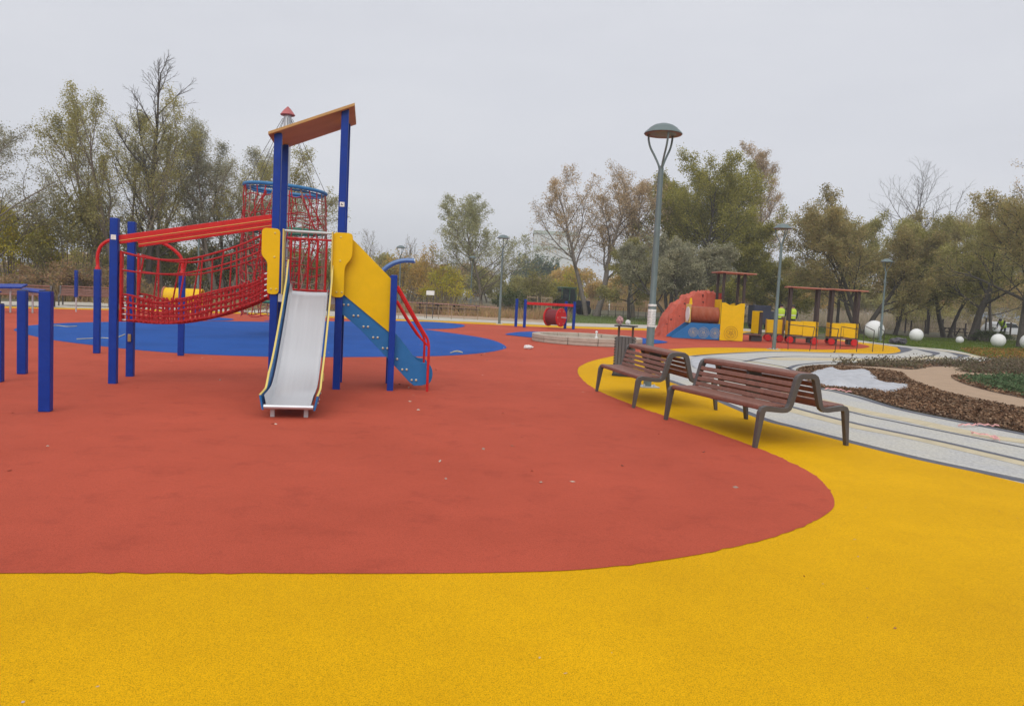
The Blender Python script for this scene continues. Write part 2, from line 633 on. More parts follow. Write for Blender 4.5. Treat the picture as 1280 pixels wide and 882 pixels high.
# overcast deck: brighter towards the zenith
r = ramp(nt, sep.outputs[2], [(0, (.615, .64, .695)), (.12, (.665, .68, .73)), (.36, (.695, .71, .76)), (.6, (.86, .87, .93)), (1.0, (1.0, 1.0, 1.0))])
mp = nt.nodes.new("ShaderNodeMapping")
mp.inputs["Scale"].default_value = (1, 1, 3.5)
nt.links.new(tc.outputs["Generated"], mp.inputs[0])
cn = noise(nt, 1.9, 7, .6, mp.outputs[0])
cr = ramp(nt, cn.outputs[0], [(.28, (.945, .947, .958)), (.5, (.995, .995, 1)), (.72, (1.05, 1.045, 1.035))])
deck = mixc(nt, 1, r.outputs[0], cr.outputs[0], 'MULTIPLY')
scl = nt.nodes.new("ShaderNodeVectorMath")
scl.operation = 'SCALE'
scl.inputs["Scale"].default_value = 10
nt.links.new(deck, scl.inputs[0])
fin = mixc(nt, .9, hs.outputs[0], scl.outputs[0])
nt.links.new(fin, bg.inputs["Color"])
bg.inputs["Strength"].default_value = .1

sl = bpy.data.lights.new("sun", 'SUN')
sl.energy = 1.5
sl.angle = R_(55)
sl.color = (1, .97, .93)
so = bpy.data.objects.new("sun", sl)
COL.objects.link(so)
# sun_rotation is measured clockwise from +Y
sd = Vector((math.sin(SUN_AZ) * math.cos(SUN_EL), math.cos(SUN_AZ) * math.cos(SUN_EL), math.sin(SUN_EL)))
so.rotation_euler = sd.to_track_quat('Z', 'Y').to_euler()

S.view_settings.view_transform = 'Standard'
S.view_settings.look = 'None'
S.view_settings.exposure = .11
S.view_settings.gamma = 1

# ------------------------------------------------------------------ the ground
xs = [-600, -450, -300, -200, -140, -100, -70, -50, -35, -20, -10, 0, 10, 20, 35, 50, 70, 100, 140, 200, 300, 450, 600]
ys = [-60, -20, 0, 20, 40, 50] + [60, 70] + [82 + 2.4 * i for i in range(11)] + [ 130, 180, 260, 340, 480, 700]
vs = [(x, y, ground_z(x, y)) for y in ys for x in xs]
nx = len(xs)
fs = [(j * nx + i, j * nx + i + 1, (j + 1) * nx + i + 1, (j + 1) * nx + i) for j in range(len(ys) - 1) for i in range(nx - 1)]
o = MB().add(vs, fs).build("ground", M['soil'], kind='structure')
tag(o, "dry earthy ground of the park beyond the playground", "ground")

FAR = [(440, 396.5), (520, 400), (600, 403), (720, 408), (840, 411.5), (930, 414), (1000, 418), (1060, 426), (1086, 429), (1109, 432), (1124, 434.6), (1129, 437), (1124, 440), (1109, 442), (1074, 441.8), (1034, 440.6),
       (966, 439), (910, 441.3), (877, 443.5), (861, 445), (840, 449.5), (822, 456), (812, 463), (818, 468), (840, 476), (868, 486), (900, 500), (957, 523), (1020, 540), (1063, 551), (1100, 562), (1180, 581), (1280, 605)]
right = px_curve(FAR, 6)
edge_r = right
ypoly = [G(0, 383).xy, G(100, 385.5).xy, G(200, 387).xy, G(330, 391.5).xy] + right + [Vector((5.9, 6.5)), Vector((7.0, 4.5)), Vector((7.5, 0)), Vector((7.5, -6)), Vector((-45, -6)), Vector((-45, 34))]
o = sheet("yellow_rubber_surface", ypoly, .008, M['yellow_epdm'], "yellow granule rubber surface sweeping round the red area", "rubber surface")

RED = [(0, 385), (60, 386), (100, 387), (200, 389), (330, 393.5), (440, 398.5), (600, 405.3), (720, 410.5), (840, 414), (930, 416.5), (1000, 420.5), (1045, 425.5), (1075, 430), (1087, 433.5), (1070, 436.3), (1030, 437),
       (966, 435.6), (900, 434.6), (860, 435.2), (820, 438), (780, 443), (745, 450), (727, 457), (722, 464), (728, 475), (748, 489), (800, 510), (870, 533), (950, 562), (1010, 590), (1035, 612), (1043, 630), (1034, 643), (1000, 661),
       (940, 680), (850, 698.5), (740, 712.5), (640, 717), (520, 718.5), (400, 718.5), (200, 718), (0, 718.5)]
redp = px_curve(RED, 6) + [Vector((-8, 4.0)), Vector((-45, 6)), Vector((-45, 33.7))]
sheet("red_rubber_surface", wobble(redp), .012, M['red_epdm'], "brick red rubber play surface", "rubber surface")

BLUES = [
    ("blue_rubber_patch", "large blue rubber patch under the rope bridge and slide tower",
     [(18, 412), (40, 407), (100, 403.5), (200, 402), (300, 402), (400, 404.5), (500, 409), (560, 416), (610, 424), (632, 433), (625, 438), (590, 443), (530, 446), (400, 447), (300, 445.5), (200, 440.5), (120, 432.5), (60, 424.5), (25, 416)]),
    ("blue_rubber_patch", "narrow blue rubber patch behind the stairs, pointing right",
     [(330, 401), (420, 402), (480, 401.5), (540, 402.5), (575, 405.5), (580, 408.3), (560, 411.2), (500, 411.5), (440, 409), (380, 405)]),
    ("blue_rubber_patch", "small blue rubber patch seen just under the rope bridge",
     [(240, 399.2), (265, 397), (287, 398.5), (292, 400), (280, 401.3), (255, 401.2)]),
    ("blue_rubber_patch", "blue rubber patch showing both sides of the round sandbox",
     [(632, 418), (660, 415), (720, 416.5), (790, 421.5), (831, 427), (828, 429.5), (800, 430.5), (740, 429.5), (680, 424), (645, 420.3)]),
]
for ib, (nm, lb, pp) in enumerate(BLUES):
    sheet(nm, wobble(px_curve(pp, 5, True), .008), .016 + .004 * ib, M['blue_epdm'], lb, "rubber patch")

# pale concrete walk along the far edge
K1 = [(0, 376.6), (100, 377.5), (200, 379.5), (330, 384), (440, 390.5), (520, 395), (640, 401.3), (720, 403.8), (840, 407), (930, 410.5), (1000, 414.5)]
K2 = [(1000, 417.5), (930, 413.7), (840, 411.2), (720, 407.7), (600, 402.7), (440, 396.2), (330, 391.2), (200, 386.7), (100, 385.2), (0, 382.7)]
kp = [p.xy for p in catmull([G(*q) for q in K1], 3)] + [p.xy for p in catmull([G(*q) for q in K2], 3)]
kp = [Vector((-60, 40)), ] + kp + [Vector((-60, 34))]
sheet("far_walk", kp, .004, M['kerb'], "pale concrete walk along the far edge of the playground", "path")

# unfinished striped path
def past_frame(lst, c_, L_=3.2):
    """lines that run on beyond the photo's right edge"""
    if lst[-1][0] >= 1280:
        d_ = (c_[-1] - c_[-4]).normalized()
        c_ = c_ + [c_[-1] + d_ * (L_ * k / 6) for k in range(1, 7)]
    return c_


PATH_IN = [(1024, 484.5), (1044, 488), (1074, 495), (1118, 508.5), (1165, 519), (1224, 530.5), (1280, 541.5)]
tip = [(1024, 484.5), (1005, 475), (995, 466), (998, 459.5), (1020, 456), (1060, 455), (1100, 453.5), (1140, 452.3), (1177, 453.7), (1227, 452.4), (1240, 448.7), (1221, 444.3), (1190, 437.5), (1140, 433), (1100, 428.5), (1072, 425), (1040, 422)]
i0 = min(range(len(edge_r)), key=lambda i: (edge_r[i] - G(1060, 426).xy).length)
yedge = edge_r[i0:]
ppoly = yedge + [Vector((6.9, 5.75)), Vector((8.6, 4.1)), Vector((11.4, 5.6)), Vector((9.2, 7.6))] + [p.xy for p in catmull([G(*q) for q in reversed(PATH_IN)], 5)] + px_curve(tip, 5)[1:]
sheet("path", ppoly, .004, M['path'], "unfinished pale curving path with dark edging lines", "path")

mb = MB()
LINES = [([(815, 468.5), (842, 478), (868, 487), (900, 501.5), (957, 524.8), (1000, 536), (1068, 554), (1147, 573.5), (1220, 589), (1280, 601.5)], .15, 'd'),
         ([(870, 470), (920, 487), (980, 506), (1063, 528), (1147, 546), (1189, 555), (1280, 576)], .12, 'd'),
         ([(900, 468), (960, 486), (1063, 515), (1118, 527), (1177, 539), (1280, 559.5)], .07, 'd'),
         ([(990, 466), (1000, 473), (1022, 485), (1044, 489.5), (1074, 497), (1118, 510), (1165, 520.5), (1224, 532), (1280, 543)], .15, 'd'),
         ([(866, 445.6), (877, 444.2), (910, 442), (966, 440), (1034, 441.5), (1074, 442.7), (1109, 442.9), (1126, 440.6), (1132, 437.2), (1127, 434.3), (1109, 431.2), (1086, 428.2)], lambda t: .16 + .5 * max(0, 1 - abs(t - .76) * 9), 'd'),
         ([(930, 452), (960, 447), (1000, 445.5), (1060, 447.5), (1103, 448.3), (1147, 446.6), (1168, 443.4), (1166, 440.5), (1150, 437), (1130, 434)], lambda t: .14 + .5 * max(0, 1 - abs(t - .8) * 8), 'd'),
         ([(985, 461), (1000, 456), (1040, 452.8), (1088, 453), (1140, 451), (1177, 449.2), (1200, 446.3), (1202, 443.8), (1185, 440), (1159, 436.2)], lambda t: .14 + .5 * max(0, 1 - abs(t - .78) * 8), 'd'),
         ([(880, 446), (931, 450.5), (976, 457.8), (992, 463)], .1, 'd')]
for pp, wd, k in LINES:
    ribbon(mb, past_frame(pp, px_curve(pp, 6)), wd, .0085)
o = mb.build("path_edging", M['kerbline'], kind='structure')
tag(o, "dark grey curving edging lines set in the pale path", "path lines")
mb = MB()
ribbon(mb, px_curve([(822, 469), (842, 475.8), (868, 485.4), (900, 499.3), (957, 522.2), (1000, 534.2), (1068, 551.5), (1147, 571), (1220, 586.5), (1280, 598.7)], 6), .025, .0125)
o = mb.build("path_border", M['whiteline'], kind='structure')
tag(o, "thin white line along the edge of the yellow surface", "path lines")
mb = MB()
for pp, wd in (([(960, 505), (1063, 531.5), (1110, 541), (1160, 551), (1280, 579)], .34), ([(930, 475), (1000, 494), (1063, 511), (1140, 526), (1220, 543), (1280, 552)], .42), ([(930, 451.5), (955, 454.5), (985, 460)], .35), ([(960, 448.5), (1040, 449), (1120, 449.5), (1170, 446)], .9), ([(1150, 434.5), (1190, 440), (1222, 446.5)], .6)):
    ribbon(mb, past_frame(pp, px_curve(pp, 6)), wd, .0065)
o = mb.build("path_stripe", M['cream'], kind='structure')
tag(o, "cream granule bands along the unfinished path", "path lines")

# sand path and beds
SANDP = [(1040, 457), (1100, 458), (1140, 462), (1165, 458.5), (1202, 458.5), (1280, 459.5), (1330, 460)]
sp = px_curve(SANDP, 4) + [G(1330, 535).xy, G(1280, 512).xy, G(1233, 504).xy, G(1183, 492).xy, G(1140, 479).xy, G(1110, 466).xy, G(1060, 460).xy]
sheet("sand_path", sp, .008, M['sandp'], "smooth tan sand path forking between the beds", "path")
MUL = [(1003, 459.5), (1030, 457.5), (1060, 459), (1100, 462.5), (1126, 466), (1140, 476), (1183, 491), (1233, 502), (1280, 511), (1330, 520), (1330, 552), (1280, 541), (1224, 530), (1165, 518.5), (1118, 508), (1074, 494.5), (1044, 487.5), (1022, 483.5), (1004, 474), (998, 465)]
mulp = px_curve(MUL, 3, True)
sheet("mulch_bed", mulp, .0125, M['mulchbase'], "bed of brown bark chips beside the pale path", "bed")
BED1 = [(1045, 455.5), (1090, 453.2), (1140, 452.3), (1210, 453), (1280, 450.5), (1320, 450), (1320, 459), (1202, 458.3), (1165, 458.6), (1140, 461.5), (1100, 458.8), (1060, 457.3)]
bed1 = px_curve(BED1, 3, True)
sheet("planting_strip", bed1, .0125, M['mulchbase'], "long thin planting strip between pale path and sand path", "bed")
BED2 = [(1203, 464.5), (1225, 460.8), (1280, 461.2), (1320, 462), (1320, 471.5), (1280, 469.5), (1235, 467)]
bed2 = px_curve(BED2, 3, True)
sheet("planting_bed", bed2, .0125, M['mulchbase'], "narrow planting bed with dull grey plants by the sand path", "bed")
BED3 = [(1189, 470), (1215, 469.5), (1250, 472), (1280, 474.5), (1320, 477), (1320, 511), (1280, 498.5), (1240, 490), (1202, 479)]
bed3 = px_curve(BED3, 3, True)
sheet("planting_bed", bed3, .0125, M['mulchbase'], "planting bed of green ground cover inside the sand path", "bed")

# lawns
sheet("lawn", [Vector((8.2, 1)), Vector((60, 1)), Vector((60, 33)), Vector((24, 33)), Vector((15.5, 22)), Vector((9.6, 14)), Vector((8.2, 8))], .0025, M['lawn'], "grass beyond the beds at the photo's right edge", "lawn")
L1 = px_curve([(1060, 412), (1100, 417), (1160, 422), (1300, 427), (1360, 434), (1360, 448), (1290, 451), (1243, 452), (1240, 448.8), (1221, 444.4), (1190, 437.6), (1140, 433.1), (1100, 428.6), (1072, 425.1), (1030, 420.5)], 3, True)
sheet("lawn", L1, .004, M['lawn'], "green lawn with fallen leaves right of the train", "lawn")
L2 = px_curve([(690, 390), (760, 389), (840, 391.5), (930, 397), (1030, 406), (1030, 417), (1000, 414.3), (930, 410.3), (840, 406.8), (720, 403.6), (690, 402.3)], 3, True)
sheet("lawn", L2, .0045, M['lawn'], "green lawn strip behind the round sandbox and tree trunks", "lawn")
mb = MB()
ribbon(mb, px_curve([(1060, 418.5), (1130, 421.3), (1200, 425.8), (1300, 431)], 5), .9, .009)
ribbon(mb, px_curve([(560, 386), (640, 389.5), (720, 393.3), (770, 395.5), (850, 400)], 5), 1.6, .009)
tag(mb.build("footpath", M['kerb'], kind='structure'), "thin pale footpaths crossing the lawns", "path")
BR = px_curve([(440, 388), (560, 388.5), (690, 394.5), (690, 402.3), (640, 401), (520, 394.6), (440, 390.1)], 3, True)
sheet("sandy_ground", BR, .0045, M['sandp'], "sandy bare ground behind the far walk", "ground")

# ------------------------------------------------------------------ scatter: chips, plants, grass, scrub
def scatter(poly, n, rng, zf=0.0):
    xs_ = [p[0] for p in poly]; ys_ = [p[1] for p in poly]
    out = []
    x0, x1, y0, y1 = min(xs_), max(xs_), min(ys_), max(ys_)
    while len(out) < n:
        q = rng.uniform((x0, y0), (x1, y1), size=(n, 2))
        for a in q:
            if inpoly(a[0], a[1], poly):
                out.append((a[0], a[1], zf))
                if len(out) >= n:
                    break
    return np.array(out)


rng = np.random.default_rng(4)
P = scatter(mulp, 26000, rng, .02)
P[:, 2] += rng.uniform(0, .028, len(P))
V, Q = quads(P, .06, rng, .72, .5)
tag(np_mesh("bark_chips", V, Q, LEAF['chip'], kind='stuff'), "loose brown bark chips covering the bed beside the pale path", "bark mulch")
P = np.concatenate([scatter(bed1, 3500, rng, .02), scatter(bed2, 2500, rng, .02), scatter(bed3, 5000, rng, .02)])
P[:, 2] += rng.uniform(0, .03, len(P))
V, Q = quads(P, .08, rng, .7, .5)
tag(np_mesh("bark_chips", V, Q, LEAF['chip'], kind='stuff'), "loose bark chips between the low plants along the sand path", "bark mulch")


def tufts(poly, n, rng, h, sp_, leaves, size):
    c_ = scatter(poly, n, rng, .02)
    out = []
    for p in c_:
        k = rng.normal(size=(leaves, 3)) * (sp_, sp_, h * .4)
        k[:, 2] = np.abs(k[:, 2])
        out.append(k + p)
    return np.concatenate(out)


P = tufts([p for p in px_curve([(1212, 471), (1250, 472.5), (1320, 478), (1320, 502), (1290, 494), (1255, 488), (1215, 476)], 3, True)], 90, rng, .16, .16, 70, .07)
V, Q = quads(P, .075, rng, .3, .6)
tag(np_mesh("ground_cover", V, Q, LEAF['plant'], kind='stuff'), "fresh green ground cover plants in the bed by the sand path", "ground cover")
P = np.concatenate([tufts(bed2, 60, rng, .2, .18, 60, .07), tufts(bed1, 110, rng, .26, .16, 55, .07)])
V, Q = quads(P, .085, rng, .2, .5)
tag(np_mesh("ground_cover", V, Q, LEAF['plant_grey'], kind='stuff'), "dull grey green low plants along the thin planting strip", "ground cover")


def blades(P, h, rng, wd=.02, lean=.35):
    n = len(P)
    hh = h * rng.uniform(.5, 1.4, n)
    a = rng.uniform(0, 2 * PI, n)
    side = np.stack([np.cos(a), np.sin(a), np.zeros(n)], 1) * wd * .5
    top = P + np.stack([rng.normal(0, lean, n) * hh, rng.normal(0, lean, n) * hh, hh], 1)
    V_ = np.stack([P - side, P + side, top], 1).reshape(-1, 3)
    return V_, np.arange(3 * n).reshape(n, 3)


P = np.concatenate([scatter(L1, 34000, rng, .004), scatter(L2, 26000, rng, .0045)])
V, Q = blades(P, .09, rng, .03)
tag(np_mesh("grass", V, Q, LEAF['grassb'], kind='stuff'), "short green lawn grass", "grass")
P = scatter(px_curve([(1200, 436), (1250, 436), (1320, 438), (1320, 449), (1245, 450)], 3, True), 2600, rng, .05)
V, Q = quads(P, .11, rng, .6, .7)
tag(np_mesh("fallen_leaves", V, Q, LEAF['fallen'], kind='stuff'), "orange fallen leaves on the lawn at the path bend", "leaves")

# dry scrub banks
def scrub(name, box, n, h, m_, label, wd=.06):
    x0, x1, y0, y1 = box
    P_ = np.stack([rng.uniform(x0, x1, n), rng.uniform(y0, y1, n), np.zeros(n)], 1)
    P_[:, 2] = [ground_z(a, b_) for a, b_ in P_[:, :2]]
    k = .5 + .5 * np.sin(P_[:, 0] * .7 + np.sin(P_[:, 1] * .4) * 2) * np.cos(P_[:, 1] * .31 + 1)
    V_, Q_ = blades(P_, h, rng, wd, .35)
    V_ = V_.reshape(-1, 3, 3)
    V_[:, 2, 2] = P_[:, 2] + (V_[:, 2, 2] - P_[:, 2]) * (.5 + .8 * k)
    tag(np_mesh(name, V_.reshape(-1, 3), Q_, m_, kind='stuff'), label, "undergrowth")


scrub("undergrowth", (-75, -15, 44, 58), 26000, .8, LEAF['scrub'], "reddish brown dry undergrowth behind the far benches")
scrub("undergrowth", (-14, 4, 54, 66), 9000, .7, LEAF['scrub'], "brown dry undergrowth behind the picnic tables", .05)
scrub("undergrowth", (4, 40, 100, 125), 16000, 1.2, LEAF['scrub'], "brown dry undergrowth on the rise behind the lawn strip", .08)
scrub("undergrowth", (24, 100, 80, 112), 40000, 1.3, LEAF['scrub_grey'], "grey brown dry bank behind the right hand trees", .08)

# small litter on the rubber
P = scatter([Vector((-5, 6)), Vector((3, 6)), Vector((1.3, 14)), Vector((2, 25)), Vector((-3, 30)), Vector((-7, 14))], 110, rng, .018)
V, Q = quads(P, .05, rng, .85, .6)
tag(np_mesh("litter", V, Q, LEAF['litter'], kind='stuff'), "tiny leaves and scraps lying on the red rubber", "litter")
P = scatter([Vector((-3, 2.5)), Vector((4, 2.5)), Vector((6, 6)), Vector((3.6, 8.5)), Vector((1, 4))], 40, rng, .013)
V, Q = quads(P, .018, rng, .85, .5)
tag(np_mesh("litter", V, Q, LEAF['litter'], kind='stuff'), "tiny scraps lying on the yellow rubber", "litter")

# ------------------------------------------------------------------ slide tower with rope bridge
O = (-3.67, 11.80, 0)
TR = math.atan2(.185, .983)
tower = thing("play_tower", "play tower with steel slide, yellow boards, orange roof board and red rope bridge", "playground tower", O, TR)
TW, TD = .97, .95
PS = .112


def post(x, y, h, parent, bottom=0.0, name="post", s_=PS):
    b_ = MB().box((x, y, (bottom + h) / 2), (s_, s_, h - bottom)).build(name, M['blue'], parent, bev=.012)
    return b_


def roofz(x):
    return 3.80 + (x + .12) * .43


post(0, 0, roofz(0), tower)
post(0, TD, roofz(0), tower)
pr = post(TW, 0, roofz(TW) + .02, tower)
post(TW, TD, roofz(TW), tower)
# small white stickers
mb = MB().box((TW, -.059, 2.86), (.07, .004, .07))
st = mb.build("sticker", M['paper'], tower)
MB().prism([(0, 0), (.03, 0), (.03, .012), (.012, .012), (.012, .03), (0, .03)], (TW - .015, -.0615, 2.845), (1, 0, 0), (0, 0, 1), (0, -.001, 0)).build("print", M['ink'], st)
# roof board
mb = MB()
x0, x1, y0, y1 = -.13, TW + .14, -.15, 1.22
zz = [roofz(x0), roofz(x1)]
mb.prism([(x0, zz[0]), (x1, zz[1]), (x1, zz[1] + .045), (x0, zz[0] + .045)], (0, y0, 0), (1, 0, 0), (0, 0, 1), (0, y1 - y0, 0))
mb.build("roof_board", M['orange_board'], tower, bev=.006)
# platform
MB().box((TW / 2, TD / 2, 1.43), (TW - .12, TD + .06, .06)).build("platform", M['plank'], tower, bev=.006)
for y in (-.02, TD + .02):
    MB().box((TW / 2, y, 1.39), (TW - PS - .01, .04, .12)).build("platform_beam", M['galv'], tower, bev=.004)


# yellow entrance boards
def rounded(poly, r, n=5):
    out = []
    N = len(poly)
    for i in range(N):
        p, a, b_ = Vector(poly[i]), Vector(poly[i - 1]), Vector(poly[(i + 1) % N])
        d1, d2 = (a - p), (b_ - p)
        rr = min(r, d1.length * .45, d2.length * .45)
        q1, q2 = p + d1.normalized() * rr, p + d2.normalized() * rr
        for k in range(n + 1):
            t = k / n
            out.append(tuple((1 - t) ** 2 * q1 + 2 * t * (1 - t) * p + t * t * q2))
    return out


bl = rounded([(-.19, 2.43), (.075, 2.43), (.075, 1.44), (-.10, 1.44), (-.10, 1.93), (-.19, 2.02)], .07)
br = rounded([(-.12, 2.43), (.18, 2.43), (.18, 2.06), (.07, 1.92), (.07, 1.44), (-.12, 1.44)], .07)
for cx, pl in ((0, bl), (TW, br)):
    pb = MB().prism(pl, (cx, -.062, 0), (1, 0, 0), (0, 0, 1), (0, -.022, 0)).build("entrance_board", M['yellow'], tower, bev=.005)
    for (bx, bz) in ((0, 2.36), (0, 2.0), (-.04, 1.52), (.04, 1.52)):
        MB().sphere((cx + bx, -.086, bz), .016, 10, 6, (1, .6, 1)).build("bolt_cap", M['yellow_edge'], pb, True)
for cx in (.105, TW - .145):
    MB().box((cx + .02, -.01, 1.94), (.02, .26, .98)).build("guard_board", M['yellow_edge'], tower, bev=.006)
# grab bar
MB().tube([(.12, -.05, 2.41), (TW - .13, -.05, 2.41)], .021, 10).build("grab_bar", M['galv'], tower, True)
MB().tube([(.06, TD, 2.36), (TW - .06, TD, 2.36)], .018, 8).build("grab_bar", M['red'], tower, True)
# red bars closing the back of the platform
for i in range(6):
    x = .13 + i * (TW - .26) / 5
    MB().tube([(x, TD, 1.46), (x + .01, TD, 2.36)], .017, 8).build("guard_bar", M['red'], tower, True)
MB().tube([(.06, TD, 1.52), (TW - .06, TD, 1.52)], .017, 8).build("guard_bar", M['red'], tower, True)

# slide
SX0, SX1 = .245, .815
prof = [(-.02, 1.50), (-.10, 1.495), (-.22, 1.44), (-.40, 1.30), (-.8, .985), (-1.2, .70), (-1.6, .435), (-1.95, .255), (-2.2, .185), (-2.5, .165), (-2.84, .16)]
pc = catmull([Vector((0, a, b_)) for a, b_ in prof], 5)
slide = MB()
n = len(pc)
xs_ = [SX0 + .002, SX0 + .03, (SX0 + SX1) / 2, SX1 - .03, SX1 - .002]
dz = [.13, .008, 0, .008, .13]
vs, fs = [], []
for p in pc:
    for x, d in zip(xs_, dz):
        vs.append((x, p.y, p.z + d))
for p in pc:
    for x, d in zip(xs_, dz):
        vs.append((x, p.y, p.z + d - .012))
k = len(xs_)
for i in range(n - 1):
    for j in range(k - 1):
        a = i * k + j
        fs.append((a, a + 1, a + k + 1, a + k))
        a += n * k
        fs.append((a, a + k, a + k + 1, a + 1))
sl_o = slide.add(vs, fs).build("slide", M['slide'], tower, True)
MB().tube([(SX0, -2.845, .15), (SX1, -2.845, .15)], .028, 12).build("end_lip", M['steel'], sl_o, True)
for x in (SX0 + .09, SX1 - .09):
    MB().box((x, -2.72, .075), (.05, .05, .15)).build("foot", M['galv'], sl_o, bev=.005)
for x, sgn in ((SX0 - .012, -1), (SX1 + .012, 1)):
    top, bot = [], []
    for i, p in enumerate(pc):
        t = p.y
        h = .245
        if t > -.25:
            h = .245 + (t + .25) * 1.0
        if t < -2.05:
            h = .245 - min(1, (-2.05 - t) / .25) * .12
        top.append((p.y, p.z + h))
        bot.append((p.y, p.z - .06 if t > -2.4 else p.z - .05))
    poly = top + bot[::-1]
    LEAN = .034
    nT = len(top)
    wv = []
    for xo in (-.011, .011):
        wv += [(x + xo + sgn * LEAN, a, b_) for a, b_ in top] + [(x + xo, a, b_) for a, b_ in bot]
    wf = []
    for i in range(nT - 1):
        for o_ in (0, 2 * nT):
            wf.append((o_ + i, o_ + i + 1, o_ + nT + i + 1, o_ + nT + i))
        wf.append((i, i + 1, 2 * nT + i + 1, 2 * nT + i))
        wf.append((nT + i, nT + i + 1, 3 * nT + i + 1, 3 * nT + i))
    for i in (0, nT - 1):
        wf.append((i, nT + i, 3 * nT + i, 2 * nT + i))
    sb = MB().add(wv, wf).build("side_board", M['midblue'], sl_o)
    rim = MB()
    for i in range(len(top) - 1):
        a, b_ = top[i], top[i + 1]
        rim.bar((x + sgn * LEAN, a[0], a[1] + .003), (x + sgn * LEAN, b_[0], b_[1] + .003), .024, .012)
    rim.build("edge", M['yellow_edge'], sb)
    for q in (8, 14, 20, 26, 32, 37, 42, 46):
        p = pc[q]
        MB().lathe([(.014, 0), (.014, .016), (.004, .024)] if sgn > 0 else [(.004, -.024), (.014, -.016), (.014, 0)], (x + sgn * .011, p.y, p.z + .0), 10, 'X').build("bolt_cap", M['bolt'], sb, True)
    MB().box((x + sgn * .04, -1.98, .42), (.03, .05, .10)).build("bracket", M['yellow_edge'], sb, bev=.006)

# staircase
stair = MB()
SXa = TW + .065
yel = [(SXa - .02, 2.40), (SXa + .10, 2.36), (1.76, 1.765), (1.76, .925), (SXa - .02, 1.50)]
st_side = None
for yy in (.045, TD - .02):
    s1 = MB().prism(yel, (0, yy, 0), (1, 0, 0), (0, 0, 1), (0, .02, 0)).build("stair_board", M['yellow'], tower, bev=.004)
    lower = [(SXa - .03, 1.56), (1.10, 1.42), (1.76, .985), (1.97, .78), (2.12, .60), (2.20, .50), (2.28, .465), (2.36, .46)]
    endc = [(2.36 + .11 * math.sin(a), .28 + .18 * math.cos(a)) for a in [0.25 + i * .28 for i in range(9)]]
    lo2 = [(2.30, .095), (2.18, .09), (2.10, .15), (1.76, .50), (1.3, .96), (SXa + .02, 1.16), (SXa - .03, 1.17)]
    s2 = MB().prism(lower + endc + lo2, (0, yy + .024, 0), (1, 0, 0), (0, 0, 1), (0, .024, 0)).build("stringer", M['midblue'], tower, bev=.004)
    for i in range(8):
        t = i / 7
        bx, bz = 1.075 + t * 1.10, 1.33 - t * 1.15
        for d in (-.035, .035):
            if yy < .5:
                MB().lathe([(.006, -.024), (.018, -.014), (.018, 0)], (bx + d, yy + .024, bz), 12, 'Y').build("bolt_cap", M['bolt'], s2, True)
            else:
                pass
for i in range(7):
    t = i / 7
    MB().box((1.10 + t * 1.14, TD / 2 + .035, 1.33 - t * 1.15), (.22, TD - .18, .035)).build("step", M['plank'], tower, bev=.004)
for yy in (0, TD):
    post(1.80, yy, 1.83, tower, s_=.10)
for yy in (-.015, TD + .015):
    a = catmull([(1.86, yy, 1.66), (2.02, yy, 1.40), (2.20, yy, 1.10), (2.31, yy, .93), (2.365, yy, .83), (2.385, yy, .70), (2.385, yy, .4), (2.385, yy, 0)], 5)
    MB().tube(a, .021, 10).build("handrail", M['red'], tower, True)
    a = [(1.86, yy, 1.43), (2.05, yy, 1.13), (2.25, yy, .86), (2.375, yy, .74)]
    MB().tube(a, .018, 10).build("handrail", M['red'], tower, True)

# rope bridge: two far posts, slanting beams, end boards and net
BX = -2.26
post(BX, -.02, 2.44, tower)
post(BX - .03, TD - .03, 2.46, tower)
stk = MB().box((BX, -.08, 2.16), (.07, .004, .07)).build("sticker", M['paper'], tower)
MB().box((BX - .03, TD - .095, .63), (.05, .02, .12)).build("padlock", M['brass'], tower, bev=.006)
for yy in (0.0, TD):
    MB().bar((BX + .055, yy, 2.13), (-.055, yy, 2.585), .045, .125).build("beam", M['red'], tower, bev=.008)
    bm_ = tower.children[-1]
    MB().bar((BX + .06, yy - .0245, 2.115), (-.06, yy - .0245, 2.570), .004, .007).build("seam", M['yellow_edge'], bm_)
for yy in (.03, TD - .05):
    MB().box((BX + .085, yy, 1.45), (.03, .10, 1.04)).build("end_board", M['red'], tower, bev=.006)
    MB().box((-.085, yy, 1.90), (.03, .10, 1.04)).build("end_board", M['red'], tower, bev=.006)

XA, XB = BX + .10, -.09


def interp(x, tab):
    for (a, za), (b_, zb) in zip(tab, tab[1:]):
        if x <= b_:
            t = (x - a) / (b_ - a)
            t = max(0, min(1, t))
            t2 = t
            return za + (zb - za) * t2
    return tab[-1][1]


def smooth_tab(tab, n=10):
    c_ = catmull([Vector((a, b_, 0)) for a, b_ in tab], n)
    return [(p.x, p.y) for p in c_]


DECK = smooth_tab([(XA, .955), (-1.75, .935), (-1.3, .97), (-.8, 1.10), (-.4, 1.26), (XB, 1.42)])
TOP = smooth_tab([(XA, 1.95), (-1.75, 1.88), (-1.3, 1.89), (-.8, 2.04), (-.4, 2.21), (XB, 2.40)])
MID = smooth_tab([(XA, 1.69), (-1.75, 1.66), (-1.3, 1.69), (-.8, 1.83), (-.4, 1.99), (XB, 2.15)])
net = MB()
NX = 30
gx = [XA + (XB - XA) * i / NX for i in range(NX + 1)]
Y0, Y1 = .09, TD - .10
rn = random.Random(5)
levels = [0, .085, .17, .255, .34]
for yy, sg in ((Y0, -1), (Y1, 1)):
    for lv in levels:
        net.tube([(x, yy + sg * lv * .18, interp(x, DECK) + lv * (1 + .1 * math.sin(x * 5)) + .012 * math.sin(x * 9 + lv * 40)) for x in gx], .016, 6)
